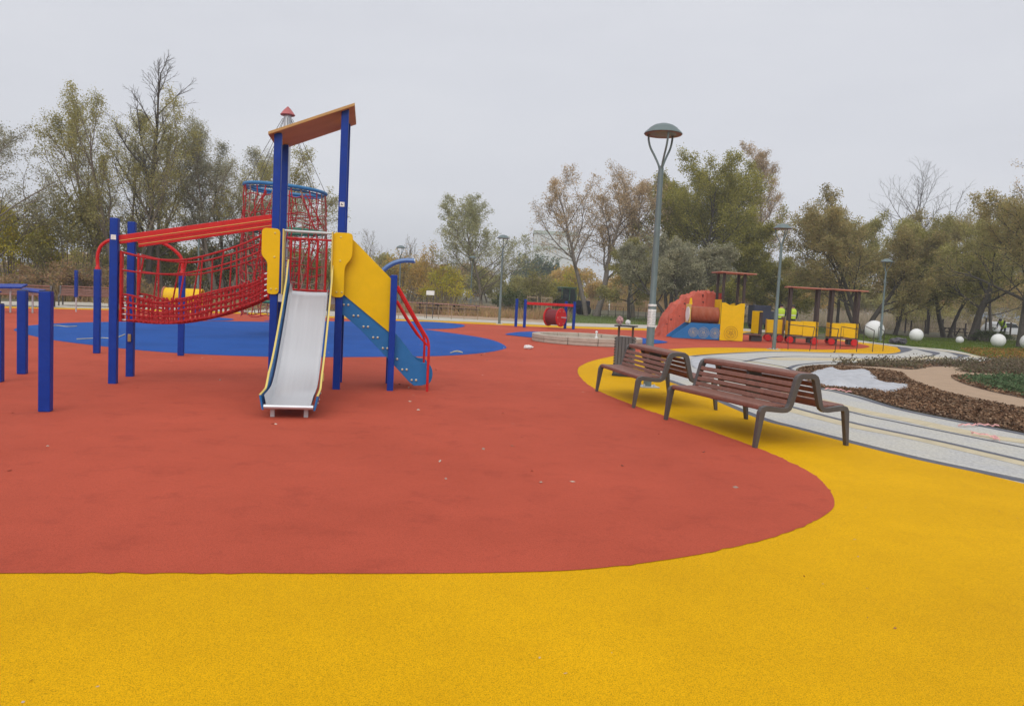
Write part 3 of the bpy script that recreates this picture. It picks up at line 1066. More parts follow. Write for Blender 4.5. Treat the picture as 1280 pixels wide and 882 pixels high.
for k in range(1, 7):
    yy = Y0 + (Y1 - Y0) * k / 7
    net.tube([(x, yy, interp(x, DECK) - .03 * math.sin(PI * k / 7)) for x in gx], .015, 6)
for i in range(0, NX + 1):
    x = gx[i] + rn.uniform(-.012, .012)
    z = interp(x, DECK)
    pts = [(x, Y0 - .34 * .18, z + .34), (x, Y0 - .02, z + .15), (x, Y0, z)] + [(x, Y0 + (Y1 - Y0) * k / 7, z - .03 * math.sin(PI * k / 7)) for k in range(1, 7)] + [(x, Y1, z), (x, Y1 + .02, z + .15), (x, Y1 + .34 * .18, z + .34)]
    net.tube(pts, .015, 6)
    for yy, sg in ((Y0, -1), (Y1, 1)):
        for lv in levels:
            net.sphere((x, yy + sg * (lv * .18 + .004), z + lv), .023, 6, 4)
netb = net.build("bridge_net", M['rope_red'], tower, True)
for yy, sg in ((Y0, -1), (Y1, 1)):
    y_ = yy + sg * .08
    MB().tube([(x, y_, interp(x, TOP)) for x in gx], .016, 7).build("hand_rope", M['rope_red'], tower, True)
    MB().tube([(x, y_, interp(x, MID)) for x in gx], .013, 7).build("hand_rope", M['rope_red'], tower, True)
    for i, x in enumerate((-1.95, -1.66, -1.36, -1.08, -.8, -.55, -.3)):
        sl_ = rn.uniform(-.04, .10)
        pts = [(x + sl_, y_, interp(x + sl_, TOP)), (x + sl_ * .6, y_, interp(x, MID)), (x, yy + sg * .06, interp(x, DECK) + .34)]
        MB().tube(pts, .013, 6).build("side_rope", M['rope_red'], tower, True)
mb = MB()
for yy in (Y0 - .05, Y1 + .05):
    for lv in (0, .085, .17, .255, .34):
        MB().tube([(BX + .10, yy, .955 + lv), (BX + .15, yy, .955 + lv)], .013, 8).build("rope_ferrule", M['galv'], tower, True)
        MB().tube([(-.10, yy, 1.42 + lv), (-.15, yy, 1.40 + lv)], .013, 8).build("rope_ferrule", M['galv'], tower, True)
    for t_, a in ((TOP, XA), (MID, XA), (TOP, XB), (MID, XB)):
        MB().sphere((a, yy, interp(a, t_)), .02, 8, 6).build("rope_ferrule", M['galv'], tower, True)

# ------------------------------------------------------------------ single blue posts in front
def lone_post(px, py, h, label, rz, s_=.135):
    g = G(px, py)
    o_ = MB().box((0, 0, h / 2), (s_, s_, h)).build("blue_post", M['blue'], bev=.012)
    MB().box((0, 0, h + .004), (s_ - .012, s_ - .012, .008)).build("end_cap", M['dark'], o_)
    o_.location = (g.x, g.y, .012)
    o_.rotation_euler = (0, 0, rz)
    tag(o_, label, "post", "blue posts standing free on the red rubber")


lone_post(57, 515, 1.375, "shorter blue square post in front, flat top at waist height", .25, .125)
lone_post(28, 468, 1.29, "blue square post just behind the shorter front one, under the blue board", .25, .125)
lone_post(-3, 478, 1.11, "blue square post cut by the photo's left edge", .25)

# blue play table with leaning boards
g = G(13, 391)
t = thing("play_table", "blue boards on a thin grey steel stem behind the free posts", "play table", (g.x, g.y, .012), .1)
MB().tube([(0, 0, 0), (0, 0, .93)], .035, 10).build("stem", M['galv'], t, True)
MB().box((-.35, 0, .985), (1.7, .5, .07), M_=Matrix.Rotation(-.04, 3, 'Y') @ Matrix.Rotation(.25, 3, 'X')).build("board", M['blue'], t, bev=.015)
MB().box((.55, .5, .87), (.75, .45, .06), M_=Matrix.Rotation(.06, 3, 'Y') @ Matrix.Rotation(.2, 3, 'X')).build("board", M['blue'], t, bev=.015)
MB().tube([(.55, .5, 0), (.55, .5, .85)], .035, 10).build("stem", M['galv'], t, True)
MB().box((-.5, -.8, .76), (1.0, .4, .06), M_=Matrix.Rotation(-.05, 3, 'Y')).build("board", M['blue'], t, bev=.015)
MB().tube([(-.6, -.8, 0), (-.6, -.8, .74)], .035, 10).build("stem", M['galv'], t, True)

g = G(95, 390)
t = thing("pole_with_sleeve", "slim blue pole on a grey steel foot before the far bench", "pole", (g.x, g.y, .012), 0)
MB().tube([(0, 0, 0), (0, 0, .62)], .03, 10).build("steel_foot", M['galv'], t, True)
MB().box((0, 0, 1.18), (.11, .11, 1.12)).build("sleeve", M['blue'], t, bev=.01)

# bent red bar on two blue posts behind the bridge
g1, g2 = G(121, 442), G(226, 445)
L = (g2 - g1).length
t = thing("climbing_bar", "red bent bar on two blue posts behind the rope bridge", "climbing bar", (g1.x, g1.y, .012), math.atan2(g2.y - g1.y, g2.x - g1.x))
h1 = 1.70
for x in (0, L):
    post(x, 0, h1, t, s_=.12)
    MB().lathe([(.05, 0), (.05, .04), (.034, .06), (.034, .14)], (x, 0, h1), 12).build("cap", M['red'], t, True)
pts = catmull([(0, 0, h1 + .1), (0, 0, h1 + .3), (.08, 0, h1 + .50), (.32, 0, h1 + .63), (L * .5, 0, h1 + .64), (L - .38, 0, h1 + .60), (L - .1, 0, h1 + .42), (L, 0, h1 + .25), (L, 0, h1 + .1)], 6)
MB().tube(pts, .034, 10).build("bar", M['red'], t, True)

# yellow crawl tube
c0 = D(206, 370.5, 35)
t = thing("crawl_tube", "yellow crawl tube with a tan end ring seen behind the rope bridge", "crawl tube", (c0.x, c0.y, .012), .12)
zc = c0.z
prof_t = [(.36, 0), (.40, 0), (.40, 1.65), (.36, 1.65), (.36, 0.001)]
MB().lathe(prof_t, (0, 0, zc), 28, 'X').build("tube", M['yellow'], t, True)
MB().lathe([(.33, -.03), (.45, -.03), (.45, .03), (.33, .03), (.33, -.029)], (0, 0, zc), 28, 'X').build("end_ring", M['tube'], t, True)
for x in (.25, 1.4):
    for y in (-.3, .3):
        MB().box((x, y, (zc - .25) / 2), (.1, .1, zc - .25)).build("leg", M['blue'], t, bev=.01)

# ------------------------------------------------------------------ rope climbing tower
YB = 24.
base = D(352, 418, YB)
top = D(361, 134, YB)
t = thing("rope_climbing_tower", "tall rope climbing net with pale mast, red cone cap and blue ring", "climbing net", (base.x, base.y, .016), 0)
bx = base.x
zt = top.z
MB().lathe([(.115, 0), (.115, zt - .3), (.11, zt - .25)], (0, 0, 0), 20).build("mast", M['galv'], t, True)
MB().lathe([(.21, zt - .27), (.225, zt - .25), (.12, zt - .11), (.012, zt)], (0, 0, 0), 20).build("cap", mat("cap_red", (.40, .10, .10), .5), t, True)
rc = D(358.5, 237.5, YB)
zr = rc.z
RR = 1.21


def ringp(r_, z, n_=40, tilt=0.0):
    return [(r_ * math.cos(2 * PI * i / n_), r_ * math.sin(2 * PI * i / n_), z - tilt * r_ * math.cos(2 * PI * i / n_)) for i in range(n_)]


MB().tube(ringp(RR, zr, 40, .05), .055, 8, True).build("ring", M['ringblue'], t, True)
MB().tube(ringp(RR * .93, zr - .09, 40, .05), .03, 6, True).build("ring", M['midblue'], t, True)
for z in (3.22, 1.05):
    MB().tube(ringp(1.22, z, 40), .05, 8, True).build("hose_ring", M['green_hose'], t, True)
for i in range(8):
    a = 2 * PI * (i + .35) / 8
    MB().tube([(.14 * math.cos(a), .14 * math.sin(a), zt - .36), (RR * math.cos(a), RR * math.sin(a), zr - .05 * RR * math.cos(a))], .008, 5).build("guy_rope", M['dark_metal'], t)
NV = 28
red_n, tan_n = MB(), MB()
zlist = [zr - .05 - i * .255 for i in range(16)]
def rad(z):
    u = (z - .35) / (zr - .35)
    return 1.2 + .07 * math.sin(PI * u)
for i in range(NV):
    a = 2 * PI * i / NV
    a2 = 2 * PI * (i + rn.uniform(-.3, .3)) / NV
    pts = [(rad(z) * math.cos(a + (a2 - a) * k / 16 + .04 * math.sin(k * 2 + i)), rad(z) * math.sin(a + (a2 - a) * k / 16), z - (.05 * RR * math.cos(a) if k == 0 else 0)) for k, z in enumerate(zlist)]
    (red_n if i % 3 else tan_n).tube(pts, .017, 5)
for k, z in enumerate(zlist[1:]):
    (tan_n if k % 3 == 1 else red_n).tube([(x, y, zz_ + .05 * math.sin(j * 1.7 + k)) for j, (x, y, zz_) in enumerate(ringp(rad(z), z, 30))], .014, 4, True)
for i in range(9):
    a = 2 * PI * i / 9
    red_n.tube([(.12 * math.cos(a), .12 * math.sin(a), .5), (.7 * math.cos(a), .7 * math.sin(a), 1.9), (rad(3) * math.cos(a + .2), rad(3) * math.sin(a + .2), 3.2), (.6 * math.cos(a + .3), .6 * math.sin(a + .3), zr - .1)], .02, 5)
for z in (.9, 1.6, 2.3, 3.0, 3.7):
    red_n.tube(ringp(.35 + .12 * (z - .5) , z, 14), .015, 4, True)
red_n.build("rope_net", M['rope_red'], t)
tan_n.build("inner_net", M['rope_tan'], t)

# ------------------------------------------------------------------ curved pipe behind the stairs
g = G(467, 424)
t = thing("curved_pipe", "blue grey curved pipe arching out behind the yellow stair board", "pipe", (g.x, g.y, .012), .05)
zt_ = D(512, 326, g.y).z
pp = catmull([(0, 0, 0), (0, 0, 1.0), (.02, 0, zt_ - .75), (.2, 0, zt_ - .38), (.5, 0, zt_ - .13), (.85, 0, zt_ - .01), (1.2, 0, zt_)], 6)
MB().tube(pp, .075, 14).build("pipe", M['pipe'], t, True)
MB().lathe([(.05, 0), (.08, 0), (.08, .03), (.05, .03)], (1.19, 0, zt_), 14, 'X').build("end_rim", M['galv'], t, True)
MB().sphere((-.03, -.1, zt_ - .28), .09, 14, 10).build("ball_cap", M['white'], t, True)

# ------------------------------------------------------------------ benches
BEN_W, BEN_L = 1.33, 1.96


def bench_frame(parent, x):
    """one bent flat-steel end frame, both sides"""
    mb = MB()
    half = [(.665, 0), (.612, .41), (.595, .44), (.56, .455), (.33, .432), (.27, .435), (.235, .455), (.212, .50), (.135, .775), (.12, .805), (.09, .825), (.04, .83)]
    wid = [.038, .078, .078, .065, .058, .058, .06, .062, .075, .075, .07, .065]
    pts = [(-a, b_) for a, b_ in half] + [(a, b_) for a, b_ in half[::-1]]
    wd = wid + wid[::-1]
    n_ = len(pts)
    L_, R2 = [], []
    for i, p in enumerate(pts):
        a = Vector(pts[max(0, i - 1)]); b_ = Vector(pts[min(n_ - 1, i + 1)])
        tt = (b_ - a).normalized()
        nn = Vector((-tt.y, tt.x))
        q = Vector(p)
        L_.append(q + nn * wd[i] / 2)
        R2.append(q - nn * wd[i] / 2)
    for p in (L_, R2):
        p[0].y = 0
        p[-1].y = 0
    T = .06
    vs_, fs_ = [], []
    for a, b_ in zip(L_, R2):
        vs_ += [(x - T / 2, a.x, a.y), (x + T / 2, a.x, a.y), (x + T / 2, b_.x, b_.y), (x - T / 2, b_.x, b_.y)]
    for i in range(n_ - 1):
        for k_ in range(4):
            l_ = (k_ + 1) % 4
            fs_.append((i * 4 + k_, i * 4 + l_, i * 4 + 4 + l_, i * 4 + 4 + k_))
    fs_ += [(3, 2, 1, 0), tuple((n_ - 1) * 4 + k_ for k_ in range(4))]
    mb.add(vs_, fs_)
    return mb.build("end_frame", M['dark_metal'], parent, bev=.006)


bench = thing("park_bench", "double sided slatted bench nearest to the camera, on yellow rubber", "bench", (0, 0, 0), 0, "double sided benches with red brown slats")
LB = BEN_L
for x in (.03, LB - .03):
    bench_frame(bench, x)
IN = LB - .125
for sg in (-1, 1):
    # rounded nose slat, thin seat slats, four back slats and a rounded top slat, all between the end frames
    MB().box((LB / 2, sg * .592, .462), (IN, .075, .062)).build("seat_slat", M['wood'], bench, bev=.026, seg=4)
    for y, d in ((.507, .078), (.421, .078), (.335, .078), (.262, .052)):
        MB().box((LB / 2, sg * y, .472), (IN, d, .03)).build("seat_slat", M['wood'], bench, bev=.008)
    for i in range(4):
        t_ = .06 + i * .262
        y = .222 + (.140 - .222) * t_ + .012
        z = .50 + (.77 - .50) * t_
        MB().box((LB / 2, sg * y, z), (IN, .028, .055), M_=Matrix.Rotation(sg * .28, 3, 'X')).build("back_slat", M['wood'], bench, bev=.008)
    MB().box((LB / 2, sg * .108, .828), (IN, .066, .066)).build("top_slat", M['wood'], bench, bev=.026, seg=4)
MB().box((LB / 2, 0, .848), (IN, .14, .026)).build("top_slat", M['wood'], bench, bev=.006)
bt = MB()
bt.box((LB * .5, 0, .62), (.05, .20, .36))
bt.build("middle_brace", M['dark_metal'], bench, bev=.004)

A, B_, C_ = G(830.5, 525), G(945, 561), G(1062, 558.6)
ctr = (A + B_) / 2
d = (B_ - A).normalized()
perp = Vector((-d.y, d.x, 0))
# local +x runs A->B, local -y must face the camera side (towards the red)
rz = math.atan2(d.y, d.x)
Lc = perp
side = 1 if (C_ - B_).dot(perp) > 0 else -1
org = A + perp * side * BEN_W / 2
bench.location = (org.x, org.y, .008)
bench.rotation_euler = (0, 0, rz)
A1, B1 = G(745, 489.5), G(794, 511.6)
d1 = (B1 - A1).normalized()
p1 = Vector((-d1.y, d1.x, 0)) * side
o1 = A1 + p1 * BEN_W / 2
dup(bench, (o1.x, o1.y, .008), math.atan2(d1.y, d1.x), "double sided slatted bench in front of the litter bin and tall lamp")
for (xa, ya, label) in ((-6, 381.5, "far bench behind the blue play table, by the photo's left edge"), (75, 381.5, "far bench with the slim blue pole before it")):
    g = G(xa, ya)
    g2 = G(xa + 62, ya + 2.2)
    dd = (g2 - g).normalized()
    bq = dup(bench, (g.x, g.y, .004), math.atan2(dd.y, dd.x), label, scale=1.15)

# ------------------------------------------------------------------ street lamps
def make_lamp(label):
    t_ = thing("street_lamp", label, "street lamp", (0, 0, 0), 0, "street lamps with domed caps")
    MB().lathe([(.075, 0), (.075, 1.55), (.06, 1.6), (.058, 2.4), (.05, 4.0), (.045, 4.12)], (0, 0, 0), 18).build("pole", M['lamp'], t_, True)
    mb_ = MB().box((0, 0, .012), (.36, .36, .024))
    for a in range(4):
        mb_.lathe([(.018, .024), (.018, .06), (.006, .065)], (.14 * math.cos(a * PI / 2 + .78), .14 * math.sin(a * PI / 2 + .78), 0), 8)
    mb_.build("base_plate", M['galv'], t_, bev=.004)
    for i in range(3):
        a = R_(28 + 120 * i)
        pr_ = [(.02, 4.02), (.05, 4.14), (.13, 4.30), (.22, 4.46), (.262, 4.60), (.27, 4.72)]
        pts_ = catmull([(r_ * math.cos(a), r_ * math.sin(a), z) for r_, z in pr_], 4)
        MB().tube(pts_, .020, 8).build("arm", M['lamp'], t_, True)
    dome = [(.345, 4.70), (.352, 4.705), (.335, 4.735), (.27, 4.79), (.262, 4.805), (.18, 4.86), (.08, 4.892), (.004, 4.90)]
    dm = MB().lathe(dome, (0, 0, 0), 36).build("lamp_shade", M['lamp'], t_, True)
    MB().lathe([(.004, 4.745), (.1, 4.742), (.30, 4.715), (.343, 4.697), (.34, 4.692), (.10, 4.712), (.004, 4.714)], (0, 0, 0), 36).build("diffuser", M['lamp_under'], dm, True)
    return t_


lamp = make_lamp("nearest street lamp, tall, with paper notices wrapped on its pole beside the bin")
g = G(809, 484)
lamp.location = (g.x, g.y, .008)
lamp.rotation_euler = (0, 0, .2)
for px, py, zl, lb, zz in ((967, 437, .008, "street lamp standing between the play train cab and carriages", .4),
                           (1100, 426, .004, "street lamp beside the largest white ball", .9),
                           (624, 405, .004, "street lamp standing on the far walk right of the picnic tables", .1)):
    g = G(px, py)
    dup(lamp, (g.x, g.y, zl), zz, lb)
for px, Y, lb in ((588, 67.8, "far street lamp before the upright grey green willow"), (498.5, 57.5, "far street lamp behind the curved blue grey pipe"), (247, 49, "street lamp seen through the rope bridge")):
    q = D(px, 380, Y)
    dup(lamp, (q.x, Y, ground_z(q.x, Y)), .5, lb)
# notices only on the near lamp
ntc = MB().lathe([(.0775, 1.14), (.078, 1.15), (.078, 1.46), (.0775, 1.47)], (0, 0, 0), 18).build("notice", M['paper'], lamp, True)
mb = MB()
for k in range(9):
    for q in range(10):
        a = 2 * PI * (q + .1) / 10
        a2 = a + .35 + .15 * ((q * 7 + k * 3) % 3)
        z = 1.18 + k * .03
        mb.tube([(.0795 * math.cos(a + (a2 - a) * j / 3), .0795 * math.sin(a + (a2 - a) * j / 3), z) for j in range(4)], .0022, 4)
mb.build("printed_line", M['ink'], ntc)
MB().lathe([(.0775, 1.525), (.079, 1.53), (.079, 1.56), (.0775, 1.565)], (0, 0, 0), 18).build("tape_band", M['paper'], lamp, True)

# sign sticker bands on mid lamp and others left plain

# ------------------------------------------------------------------ litter bin
g = G(779, 470)
t = thing("litter_bin", "dark slatted litter bin with a raised flat lid behind the farther bench", "bin", (g.x, g.y, .008), -.32)
W_, H_ = .40, .86
MB().box((0, 0, .44), (W_ - .05, W_ - .05, .80)).build("body", M['dark_metal'], t, bev=.01)
mb = MB()
for k in range(13):
    for sx in (-1, 1):
        mb.box((sx * (W_ / 2 - .012), 0, .08 + k * .06), (.024, W_ - .03, .045))
mb.build("side_slat", M['dark_metal'], t, bev=.003)
mb = MB()
for k in range(5):
    for sy in (-1, 1):
        mb.box((-.14 + k * .07, sy * (W_ / 2 - .014), .44), (.055, .02, .8))
mb.build("front_board", mat("bin_grey", (.10, .10, .105), .5), t, bev=.003)
for sx in (-1, 1):
    MB().box((sx * .15, -.0, .93), (.04, .05, .26)).build("lid_post", M['plank'], t, bev=.003)
MB().box((0, 0, 1.07), (W_ + .04, W_, .03)).build("lid", M['dark'], t, bev=.006)
MB().box((0, 0, .03), (W_ + .02, W_ + .02, .05)).build("plinth", M['dark'], t, bev=.005)
rn2 = random.Random(3)


def crumple(name, loc, r_, m_, label, cat, sq=(1, 1, 1), seed=1):
    r2 = random.Random(seed)
    bm = bmesh.new()
    bmesh.ops.create_icosphere(bm, subdivisions=3, radius=r_)
    for v in bm.verts:
        n_ = v.co.normalized()
        k = 1 + .28 * math.sin(n_.x * 7 + seed) * math.cos(n_.y * 6 + seed * 2) + r2.uniform(-.12, .12)
        v.co = Vector((n_.x * sq[0], n_.y * sq[1], n_.z * sq[2])) * r_ * k
    zmin = min(v.co.z for v in bm.verts)
    for v in bm.verts:
        v.co.z -= zmin
    me = bpy.data.meshes.new(name)
    bm.to_mesh(me); bm.free()
    me.materials.append(m_)
    o_ = bpy.data.objects.new(name, me)
    COL.objects.link(o_)
    o_.location = loc
    return tag(o_, label, cat)


crumple("crumpled_bag", (g.x - .14, g.y + .02, 1.095), .075, mat("bag_pink", (.42, .24, .24), .6, .4, 20), "pinkish crumpled bag lying on the litter bin lid", "rubbish", (.9, .9, 1.1), 2)
crumple("paper_scrap", (g.x + .03, g.y - .03, 1.095), .045, M['paper'], "small white paper scrap on the litter bin lid", "rubbish", (1, 1, 1.1), 5)

# ------------------------------------------------------------------ sandbox
ca, cb = G(711, 432.5), None
t = thing("sandbox", "round raised sandbox ring of tan concrete on the red rubber", "sandbox", (2.72, 28.35, .016), .1)
RO, RI, HS = 2.02, 1.72, .27
nseg = 12
for k in range(nseg):
    a0, a1 = 2 * PI * k / nseg + .004, 2 * PI * (k + 1) / nseg - .004
    st_ = [a0 + (a1 - a0) * j / 6 for j in range(7)]
    poly = [(RO * math.cos(a), RO * math.sin(a)) for a in st_] + [(RI * math.cos(a), RI * math.sin(a)) for a in st_[::-1]]
    MB().prism(poly, (0, 0, 0), (1, 0, 0), (0, 1, 0), (0, 0, HS)).build("kerb_segment", M['concrete'], t, bev=.025)
mb = MB()
for (zz_, rr_) in ((.125, RO + .001),):
    mb.tube([(rr_ * math.cos(2 * PI * i / 60), rr_ * math.sin(2 * PI * i / 60), zz_) for i in range(60)], .010, 4, True)
mb.build("joint", M['brick'], t)
MB().lathe([(RI + .02, .0), (RI + .02, .13), (.8, .17), (.01, .20)], (0, 0, 0), 40).build("sand_fill", M['sand'], t, True)
t2 = thing("water_tap", "small white post in the middle of the round sandbox", "post", (2.72 + .35, 28.4, .2), 0)
MB().lathe([(.06, 0), (.06, .04), (.03, .06), (.03, .2)], (0, 0, 0), 12).build("stem", M['white'], t2, True)
MB().sphere((0, 0, .22), .05, 12, 8).build("knob", M['white'], t2, True)

# ------------------------------------------------------------------ drum runner
A, B_ = G(654, 409.5), G(716, 412)
d = (B_ - A); Ld = d.length
t = thing("drum_runner", "red spinning drum between blue posts with a red handrail beam", "play drum", (A.x, A.y, .012), math.atan2(d.y, d.x))
for x in (-.28, .05, Ld - .28, Ld + .02):
    post(x, .0 if x in (.05, Ld + .02) else .5, 1.44, t, s_=.13)
MB().box((Ld / 2, -.02, 1.24), (Ld - .1, .07, .14)).build("handrail", M['red'], t, bev=.02)
dr = thing("drum", "", "")
for k_ in list(dr.keys()):
    if k_ in ('label', 'category'):
        del dr[k_]
dr.parent = t
dr.location = (Ld * .62, 0, .60)
dr.rotation_euler = (0, 0, R_(40))
for y in (-.38, .38):
    MB().lathe([(.04, y - .035), (.46, y - .035), (.48, y - .015), (.48, y + .015), (.46, y + .035), (.04, y + .035)], (0, 0, 0), 32, 'Y').build("disc", M['red'], dr, True)
    for q in range(6):
        a = q * PI / 3
        if y < 0:
            MB().sphere((.36 * math.cos(a), y - .04, .36 * math.sin(a)), .022, 8, 6).build("bolt_cap", M['bolt'], dr, True)
MB().lathe([(.40, -.36), (.40, .36)], (0, 0, 0), 28, 'Y').build("tread", mat("tread_red", (.16, .01, .015), .6), dr, True)
MB().tube([(0, -.7, 0), (0, .7, 0)], .035, 10).build("axle", M['galv'], dr, True)

# ------------------------------------------------------------------ play train
def wheel_disc(parent, x, y, z, r_, face, line, name="wheel_emblem"):
    """painted spoke-wheel drawing routed into a board: rings and petals as thin raised strips"""
    mb_ = MB()
    for rr_ in (r_, r_ * .72):
        mb_.tube([(x + rr_ * math.cos(2 * PI * i / 28), y, z + rr_ * math.sin(2 * PI * i / 28)) for i in range(28)], .008, 4, True)
    for k_ in range(5):
        a = 2 * PI * k_ / 5 + .3
        cx_, cz_ = x + r_ * .40 * math.cos(a), z + r_ * .40 * math.sin(a)
        mb_.tube([(cx_ + r_ * .2 * math.cos(2 * PI * i / 12), y, cz_ + r_ * .2 * math.sin(2 * PI * i / 12)) for i in range(12)], .007, 4, True)
    mb_.tube([(x + r_ * .15 * math.cos(2 * PI * i / 10), y, z + r_ * .15 * math.sin(2 * PI * i / 10)) for i in range(10)], .010, 4, True)
    return mb_.build(name, line, parent)


A = G(839, 423)
B_ = G(928, 427.3)
d = B_ - A
loco = thing("play_locomotive", "play locomotive with blue wheel board, orange tube boiler and yellow cab", "play train", (A.x, A.y, .012), math.atan2(d.y, d.x))
LL = d.length
cabx = LL * .675
DP = 1.05
for y in (0, DP):
    s1 = MB().prism([(0, .03), (.05, .12), (LL * .26, .76), (cabx - .02, .76), (cabx - .02, .03)], (0, y, 0), (1, 0, 0), (0, 0, 1), (0, .03, 0)).build("wheel_board", M['midblue'], loco, bev=.006)
    if y == 0:
        for k_, (fx, rr_) in enumerate(((.30, .21), (.445, .245), (.605, .235))):
            wheel_disc(s1, LL * fx, -.006, .33, rr_, None, M['cream'])
    c1 = MB().prism([(cabx, .02), (cabx, 1.76)] + [(cabx + .18 + .7 * (i / 8), 1.76 - .13 * math.sin(PI * i / 8)) for i in range(9)] + [(LL, 1.76), (LL, .02)], (0, y - .004, 0), (1, 0, 0), (0, 0, 1), (0, .03, 0)).build("cab_board", M['yellow'], loco, bev=.006)
    if y == 0:
        wheel_disc(c1, (cabx + LL) / 2 - .03, -.011, .36, .32, None, mat("routed_line", (.30, .14, .01), .6))
# cab front wall
MB().box((cabx - .02, DP / 2, 1.32), (.03, DP - .1, 1.14)).build("cab_front", M['yellow'], loco, bev=.008)
# boiler tube: corrugated
pf = []
for i in range(85):
    x = LL * .265 + (cabx - .05 - LL * .265) * i / 84
    pf.append((.365 + .018 * math.sin(i * 1.5), x))
MB().lathe(pf, (0, DP / 2 - .1, 1.15), 32, 'X').build("boiler_tube", M['tube'], loco, True)
MB().box((LL * .25, DP / 2 - .1, 1.18), (.03, .80, .86)).build("boiler_front", M['yellow_edge'], loco, bev=.02)
MB().lathe([(.30, 0), (.345, 0), (.345, .03), (.30, .03), (.30, .001)], (LL * .243 - .02, DP / 2 - .1, 1.15), 28, 'X').build("front_ring", M['white'], loco, True)
MB().prism([(0, 0), (.16, 0), (.12, .30), (.04, .30)], (LL * .25, DP / 2 - .12, 1.60), (1, 0, 0), (0, 0, 1), (0, .03, 0)).build("chimney_board", M['yellow'], loco, bev=.006)
for x in (cabx + .05, LL - .06):
    for y in (.09, DP - .05):
        MB().box((x, y, 1.56), (.11, .11, 3.1)).build("post", M['brown_post'], loco, bev=.01)
MB().box(((cabx + LL) / 2 + .08, DP / 2, 3.14), (LL - cabx + .62, DP + .4, .05), M_=Matrix.Rotation(.02, 3, 'Y')).build("roof_board", M['roof_red'], loco, bev=.008)
MB().box((cabx + .55, DP / 2, .32), (1.0, DP - .15, .06)).build("deck", M['plank'], loco, bev=.005)
MB().box((cabx + .22, DP / 2 + .2, 1.95), (.05, .45, .5)).build("back_board", M['red'], loco, bev=.01)

# climbing mound behind the locomotive
prof_m = [(0, 0.0), (.15, .55), (.32, .98), (.62, 1.42), (.95, 1.72), (1.35, 2.0), (1.75, 2.19), (2.15, 2.26), (2.5, 2.22), (2.75, 2.1)]
mo = loco.location + Vector((math.cos(loco.rotation_euler.z) * -.22, math.sin(loco.rotation_euler.z) * -.22, 0))
mound = thing("climbing_mound", "bumpy brick red climbing mound rising behind the play locomotive", "climbing mound", (mo.x, mo.y + 1.25, .012), loco.rotation_euler.z)
rm = random.Random(8)
mp_ = smooth_tab(prof_m, 4)
vs, fs = [], []
NS = 12
for i, (x, z) in enumerate(mp_):
    for j in range(NS + 1):
        u = j / NS
        y = u * 1.9
        k = min(1, .55 + 1.6 * min(u, 1 - u)) if 0 < j < NS else 0.0
        zz_ = z * (min(1, .90 + .4 * math.sin(PI * u)) if 0 < j < NS else 0)
        vs.append((x + rm.uniform(-.05, .05), y + rm.uniform(-.05, .05), max(0, zz_ + (rm.uniform(-.11, .09) if zz_ > .1 else 0))))
for i in range(len(mp_) - 1):
    for j in range(NS):
        a = i * (NS + 1) + j
        fs.append((a, a + 1, a + NS + 2, a + NS + 1))
nn = len(vs)
last = (len(mp_) - 1) * (NS + 1)
vs += [(2.8, 1.9 * j / NS, 0) for j in range(NS + 1)]
for j in range(NS):
    fs.append((last + j, last + j + 1, nn + j + 1, nn + j))
MB().add(vs, fs).build("mound_body", M['mound'], mound, True)
for i in range(14):
    x = rm.uniform(.25, 2.5)
    z = interp(x, mp_)
    u = rm.uniform(.02, .2)
    MB().sphere((x, .16 + u * .3, z * rm.uniform(.55, .93)), .06, 10, 6, (1, 1.4, .8)).build("climbing_hold", M['hold'], mound, True)

# tender seat between cab and wagons
A = G(929, 427.0); B_ = G(953, 428.2)
d = B_ - A
t = thing("train_seat", "narrow train seat with one yellow board between dark posts behind the cab", "play train", (A.x, A.y + .25, .012), math.atan2(d.y, d.x))
Lq = d.length
MB().box((Lq / 2, .35, .33), (Lq, .7, .06)).build("deck", M['plank'], t, bev=.005)
MB().box((Lq * .83, .35, .16), (.5, .4, .26)).build("underframe", M['dark'], t, bev=.01)
for x in (Lq * .70, Lq * .96):
    MB().box((x, .1 if x > Lq * .9 else .5, .86), (.13, .12, 1.1)).build("post", M['brown_post'], t, bev=.008)
MB().box((Lq * .83, .3, .92), (.05, .52, 1.05), rz=.8).build("seat_back", M['yellow'], t, bev=.01)


